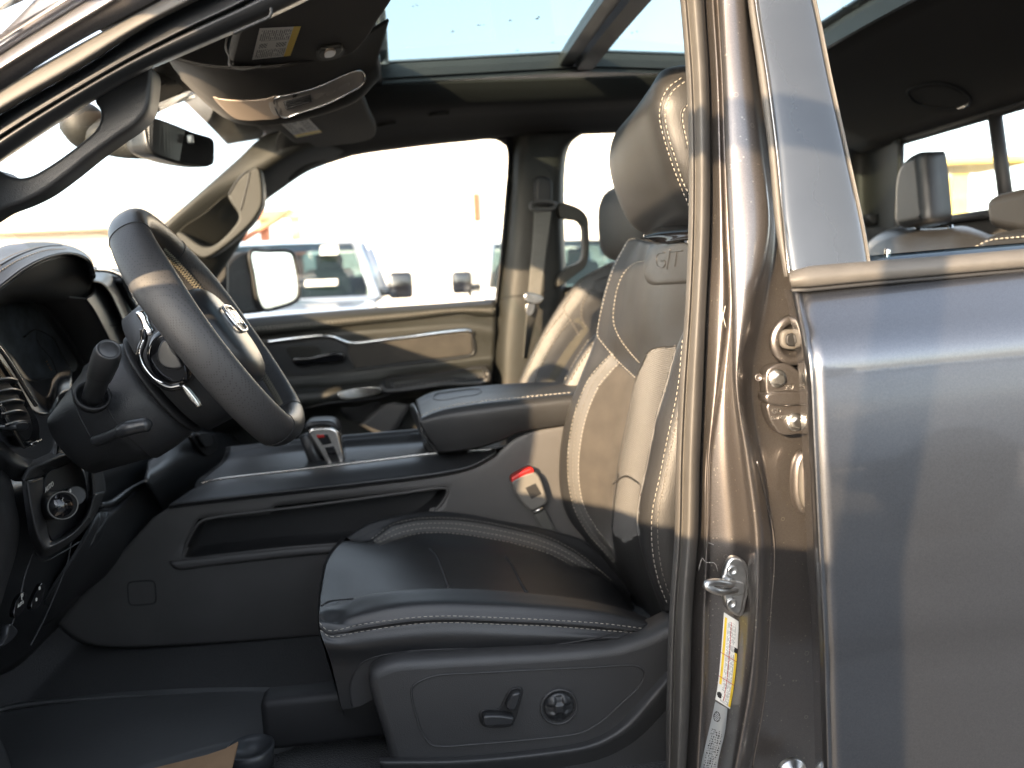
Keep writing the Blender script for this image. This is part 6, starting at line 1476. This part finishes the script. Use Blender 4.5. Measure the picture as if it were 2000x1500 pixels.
# end of the dash: bluish kick panel at the lower left corner
s = MB(); s.patch([[(-60, 1380, .98), (0, 1440, .98), (28, 1520, .98), (30, 1580, .98)], [(-90, 1400, .95), (-40, 1460, .95), (-20, 1520, .95), (-20, 1580, .95)]], 20, 8); s.build('kick_panel', 'smooth', truck, thick=.004)
# centre stack edge under the wheel (climate panel)
b = MB(); q = [Ux(x, y, -.50) for x, y in crom([(374, 850), (380, 845), (414, 846), (425, 852), (430, 876), (426, 886), (404, 894), (396, 890), (382, 870)], 50, True)]; b.prism(q, (-.008, 0, 0), 0, .003); cp_ = b.build('climate_panel', 'smooth', dso)
b = MB(); q = [Ux(x, y, -.494) for x, y in crom([(376, 850), (412, 848), (420, 856), (422, 880), (404, 890), (390, 876)], 40, True)]; b.prism(q, (-.006, 0, 0), 0, .001); b.build('panel_recess', 'matte', cp_)
b = MB(); q = [Ux(x, y, -.484) for x, y in crom([(390, 846), (412, 848), (416, 866), (402, 872), (396, 864)], 40, True)]; b.prism(q, (-.01, 0, 0), 0, .002); b.build('climate_button', 'plastic2', cp_)
b = MB(); b.patch([rx([(290, 900), (340, 868), (400, 846), (440, 846), (470, 856)], -.53), rx([(286, 935), (345, 905), (400, 886), (440, 878), (474, 880)], -.50), rx([(300, 965), (350, 948), (400, 930), (440, 915), (480, 905)], -.505), rx([(320, 1000), (370, 985), (410, 965), (450, 945), (484, 930)], -.54)], 30, 24); b.build('stack_base', 'smooth', dso, thick=.004)

# ================================================================ steering column and wheel
Wc = U(424, 652, 1.22)
wn = Vector((.855, .075, .519)).normalized(); wu = Vector((-.519, 0, .855)).normalized(); wr_ = wu.cross(wn).normalized()
# yaw a touch of the projected ellipse
sc2 = MB()
Cc = Wc + Vector((.0, -.01, -.022)); sc2.lathe(Cc, -wn, [(.095, .078), (.105, .083), (.13, .085), (.158, .084), (.165, .079), (.24, .052)], 48, 0, up=wu, sq=(.98, .95))
sco = sc2.build('steering_column', 'plastic', truck)
s = MB(); s.lathe(Cc, -wn, [(.085, .076), (.089, .0855), (.092, .0855), (.096, .078)], 48, 0, up=wu, sq=(.98, .95)); s.build('column_collar', 'matte', sco)
b = MB(); SCB = sc2.bvh(); s = MB(); s.tube(onto(SCB, [(160, 706), (140, 745), (150, 800), (176, 853)], 40, lift=0), .0012, 5); s.tube(onto(SCB, [(196, 772), (230, 830), (300, 900)], 40, lift=0), .0012, 5); s.build('column_seam', 'matte', sco)
c0, c1 = U(183, 768, 1.08), U(213, 682, 1.00); ax = (c1 - c0).normalized(); Ls = (c1 - c0).length
s = MB(); s.lathe(c0, ax, [(-.02, .012), (0, .0125), (Ls*.35, .0128), (Ls*.42, .0148), (Ls*.72, .0162), (Ls*.9, .0158), (Ls*.98, .0140), (Ls, .0135), (Ls + .0006, .0115), (Ls - .0008, .0112), (Ls + .0002, .010), (Ls + .001, .004)], 40); sk_ = s.build('wiper_stalk', 'smooth', sco)
s = MB(); s.lathe(c0 + ax*Ls*.52, ax, [(0, .0153), (.0008, .0153)], 36); s.build('stalk_ring', 'matte', sco)
s = MB(); s.lathe(c0 - ax*.006, ax, [(-.008, .022), (.0, .0222), (.003, .020), (-.004, .0175), (-.01, .014)], 40); s.build('stalk_boot', 'matte', sco)
s = MB(); s.text('~', c0 + ax*Ls*.68 + (CAM - c0).normalized()*.0165, (1, 0, .1), ax, .022, .0004); s.build('stalk_symbol', 'thread2', sco)
s = MB(); s.tube([U(x, y, Y) for x, y, Y in crom([(186, 862, 1.10), (215, 852, 1.08), (245, 838, 1.06), (270, 832, 1.06), (296, 828, 1.06)], 30)], [.0075]*14 + [.0095]*14 + [.007, .004], 12, 0); s.build('tilt_lever', 'smooth', sco)

sw = bpy.data.objects.new('steering_wheel', None); COL.objects.link(sw); sw.parent = truck; sw['label'] = 'leather steering wheel with perforated grips'
NP = 150; RW = .188
def wheel_pt(a, r=RW):
    """angle from the top; flat bottom"""
    y = math.sin(a)*r*1.0; u = math.cos(a)*r
    fl = -.172
    if u < fl + .02:
        t = (fl + .02 - u)/.036; u = fl + .02 - .020*min(1, t)**.8
    return Wc + wr_*y + wu*u
rim = MB(); rows = []; NS = 36
for i in range(NP):
    a = 2*math.pi*i/NP; p = wheel_pt(a); rad = (p - Wc).normalized()
    # thicker hand grips at ten-to-two and below
    g1 = math.exp(-((abs(math.atan2(math.sin(a), math.cos(a))) - R(62))/R(22))**2)
    hn, hr_ = .0265 + .003*g1, .0195 + .0025*g1
    rows.append([p + wn*hn*math.copysign(abs(math.cos(q))**.9, math.cos(q)) + rad*hr_*math.copysign(abs(math.sin(q))**.9, math.sin(q)) for q in [2*math.pi*k/NS for k in range(NS)]])
rim.grid(rows, 0, True, cu=True, cv=True)
perf = mat('perforated leather', (.036, .036, .038), .5, bump=('grain', 900, .3, .0005))
def perf_nodes(m):
    """regular pin holes by object position round the rim"""
    n = m.node_tree.nodes; l = m.node_tree.links; b_ = n['Principled BSDF']
    tc = n.new('ShaderNodeTexCoord'); vo = n.new('ShaderNodeTexVoronoi'); vo.inputs['Scale'].default_value = 300; vo.inputs['Randomness'].default_value = .12
    l.new(tc.outputs['Object'], vo.inputs['Vector'])
    lt = n.new('ShaderNodeMath'); lt.operation = 'LESS_THAN'; lt.inputs[1].default_value = .26; l.new(vo.outputs['Distance'], lt.inputs[0])
    mx = n.new('ShaderNodeMix'); mx.data_type = 'RGBA'; mx.inputs[6].default_value = (.036, .036, .038, 1); mx.inputs[7].default_value = (.010, .010, .010, 1)
    l.new(lt.outputs[0], mx.inputs[0]); l.new(mx.outputs[2], b_.inputs['Base Color'])
perf_nodes(perf)
for k in range(NP*NS):
    i = k//NS; a = 360*i/NP; q = k % NS
    aa = a if a <= 180 else 360 - a
    if 36 < aa < 150 : rim.m[k] = 1
for a_ in (36, -36, 150, -150):
    a = R(a_); p = wheel_pt(a); rad = (p - Wc).normalized()
    g1 = math.exp(-((abs(a) - R(62))/R(22))**2); hn, hr_ = .0268 + .003*g1, .0198 + .0025*g1
    rim.tube([p + wn*hn*math.copysign(abs(math.cos(q))**.9, math.cos(q)) + rad*hr_*math.copysign(abs(math.sin(q))**.9, math.sin(q)) for q in [2*math.pi*k/40 for k in range(40)]], .0008, 5, 2, closed=True)
# cross stitching on the inside of the rim
def inner(a, off):
    p = wheel_pt(a); rad = (p - Wc).normalized(); g1 = math.exp(-((abs(math.atan2(math.sin(a), math.cos(a))) - R(62))/R(22))**2)
    return p - rad*(.0199 + .0025*g1) + wn*off
n_ = 44
for side in (1, -1):
    for rng in ((24, 96), (112, 150)):
        m_ = int((rng[1] - rng[0])/1.7)
        for i in range(m_):
            a = R(rng[0] + 1.7*i)*side; b_ = R(rng[0] + 1.7*(i + 1))*side
            rim.tube([inner(a, -.0055), inner((a + b_)/2, .0), inner(b_, .0055)], .0007, 4, 3); rim.tube([inner(a, .0055), inner((a + b_)/2, .0), inner(b_, -.0055)], .0007, 4, 3)
rim.build('rim', ['leather', perf, 'rubberd', mat('thread pale', (.15, .135, .10), .7)], sw)
# hub, airbag cover
def wl(y, u, n): return Wc + wr_*y + wu*u + wn*n
hb = MB(); rows = []
for i in range(15):
    t = i/14; rr = math.sin(math.pi/2*t)**.75; hgt = -.030 + .062*math.sqrt(max(0, 1 - (t*.98)**2.6))
    rows.append([wl(.088*rr*math.copysign(abs(math.sin(q))**.8, math.sin(q)), -.010 + .084*rr*math.copysign(abs(math.cos(q))**.85, math.cos(q)), hgt) for q in [2*math.pi*k/56 for k in range(56)]])
hb.grid(rows, 0, True, cu=True); hb.build('airbag_cover', 'smooth', sw)
# emblem letters and outline
b = MB(); ec = wl(.0, .004, .0335)
b.text('RAM', ec, wr_, wu, .034, .004, 0, width=.075); b.build('emblem_letters', 'chrome', sw)
b = MB(); b.tube([ec + wr_*x*.046 + wu*y*.022 + wn*.001 for x, y in [(math.copysign(abs(math.cos(q))**.5, math.cos(q)), math.copysign(abs(math.sin(q))**.5, math.sin(q))) for q in [2*math.pi*k/48 for k in range(48)]]], .0022, 8, closed=True); b.build('emblem_ring', 'chrome', sw)
b = MB()
for dy, t in ((-.040, 'SRS'), (.030, 'AIRBAG')): b.text(t, wl(dy, -.052, .024), wr_, wu, .008, .0006)
b.build('airbag_text', 'matte', sw)
# spokes: two sideways, one down
for sgn in (1, -1):
    b = MB(); rows = []
    for i in range(9):
        t = i/8; y = sgn*(.060 + (RW - .070)*t); hw_ = .040 - .012*t; nn = -.020 + .012*t
        rows.append([wl(y, -.006 + hw_*math.cos(q), nn + .014*math.sin(q)) for q in [2*math.pi*k/24 for k in range(24)]])
    b.grid(rows, 0, True, cu=True, caps=True); b.build('spoke', 'gloss', sw)
    b = MB(); q = [wl(sgn*(.125 + .032*x), -.006 + .024*y, -.004) for x, y in [(math.copysign(abs(math.cos(a))**.5, math.cos(a)), math.copysign(abs(math.sin(a))**.5, math.sin(a))) for a in [2*math.pi*k/32 for k in range(32)]]]
    b.prism(q, -wn*.01, 0, .002); b.build('spoke_switch', 'smooth', sw)
for sgn in (1, -1):
    b = MB(); rows = []
    for i in range(10):
        t = i/9; u = -.075 - .085*t; y = sgn*(.030 + .018*t); 
        rows.append([wl(y + .011*math.cos(q), u, -.022 + .016*t + .009*math.sin(q)) for q in [2*math.pi*k/16 for k in range(16)]])
    b.grid(rows, 0, True, cu=True, caps=True); b.build('lower_spoke', 'satin', sw)
# back cover of the hub
b = MB(); b.lathe(Wc + Vector((0, 0, -.012)), -wn, [(.0, .088), (.02, .098), (.05, .102), (.084, .098), (.088, .07)], 48, 0, up=wu, sq=(1.02, .98)); 
b.build('back_cover', 'plastic', sw)
# near-side spoke back with rear switch pod, its bright frame and paddle
b = MB(); b.slab([(283, 700), (286, 672), (300, 652), (330, 640), (350, 650), (364, 690), (372, 730), (360, 752), (332, 756), (304, 742)], 1.085, .04, 0, .008, n=70); pod = b.build('switch_pod', 'gloss', sw)
b = MB(); b.slab([(306, 690), (316, 666), (326, 664), (336, 680), (352, 704), (356, 718), (340, 722), (320, 718), (308, 706)], 1.076, .01, 0, .003, n=50); b.build('rear_button', 'smooth', sw)
b = MB(); b.tube([U(x, y, 1.078) for x, y in crom([(318, 668), (330, 672), (346, 698), (352, 714)], 30)], .0014, 6); b.build('button_edge', 'trim', sw)
b = MB(); b.tube([U(x, y, 1.072) for x, y in crom([(280, 642), (281, 663), (272, 690), (277, 712), (300, 740), (330, 757), (354, 754)], 60)], .0048, 10, flat=(1, .7)); b.build('chrome_frame', 'gloss', sw)
b = MB(); b.tube([U(x, y, 1.067) for x, y in crom([(281, 664), (273, 690), (279, 711), (300, 738), (318, 748)], 40)], .0014, 6); b.build('frame_glint', 'chrome', sw)
b = MB(); b.slab([(264, 610), (276, 607), (284, 615), (290, 632), (298, 646), (296, 654), (286, 656), (280, 648), (274, 630)], 1.070, .012, 0, .003, n=50); b.build('paddle_top', 'chrome', sw)
b = MB(); b.slab([(354, 755), (358, 751), (364, 754), (390, 788), (391, 794), (384, 797), (378, 792), (358, 766)], 1.066, .012, 0, .003, n=50); b.build('paddle_lower', 'satin', sw)

# ================================================================ on the floor
fm = MB()
f0 = [(-60, 1400), (20, 1375), (170, 1357), (330, 1346), (480, 1342), (600, 1344), (645, 1347)]; f1 = [(-60, 1620), (100, 1590), (300, 1530), (420, 1490), (520, 1470), (570, 1450), (600, 1400)]
fz = .735
rows = []
for i in range(26):
    t = i/25; A = crom(f0, 40); B = crom(f1, 40); row = []
    for j in range(40):
        x = A[j][0] + (B[j][0] - A[j][0])*t; y = A[j][1] + (B[j][1] - A[j][1])*t
        z = fz + .016*math.exp(-(t/.05)**2) - .012*math.exp(-((1 - t)/.06)**2) + .004*math.sin(j*.16)
        row.append(Uz(x, y, z))
    rows.append(row)
fm.grid(rows, 0)
fmo = fm.build('floor_mat', mat('rubber mat', (.060, .061, .062), .40, bump=('noise', 120, .1, .002), var=.15, var_scale=6), None, thick=.012)
tag(fmo, 'dark smooth rubber floor mat lying in the driver footwell', 'floor mat')
cbx = MB(); q = [Uz(x, y, .79 + .02*(x - 300)/160) for x, y in ((230, 1530), (300, 1500), (365, 1484), (405, 1474), (440, 1462), (465, 1448), (452, 1500), (440, 1560), (330, 1580))]
cbx.prism(q, (0, 0, -.004), 0); cbo = cbx.build('cardboard_piece', 'cardboard', None); tag(cbo, 'torn brown cardboard piece lying on the floor mat', 'cardboard')
cupm = mat('cup plastic', (.03, .032, .035), .35)
cc = Uz(492, 1500, .745); b = MB(); b.lathe(cc, (0, 0, 1), [(0, .030), (.02, .032), (.032, .034), (.034, .031), (.028, .029), (.026, .004)], 36); co = b.build('cup_like_part', cupm, truck)  # cup-like thing on the floor, kept with the truck
for dx_, y_, l_ in ((.02, 1.15, .30), (.14, 1.50, .30)):
    sr_ = MB(); sr_.box((U(700, 1450, 1.2).x + dx_, y_, .79), (l_, .05, .08), 0, bevel=.012); sr_.build('seat_rail', 'matte', truck)
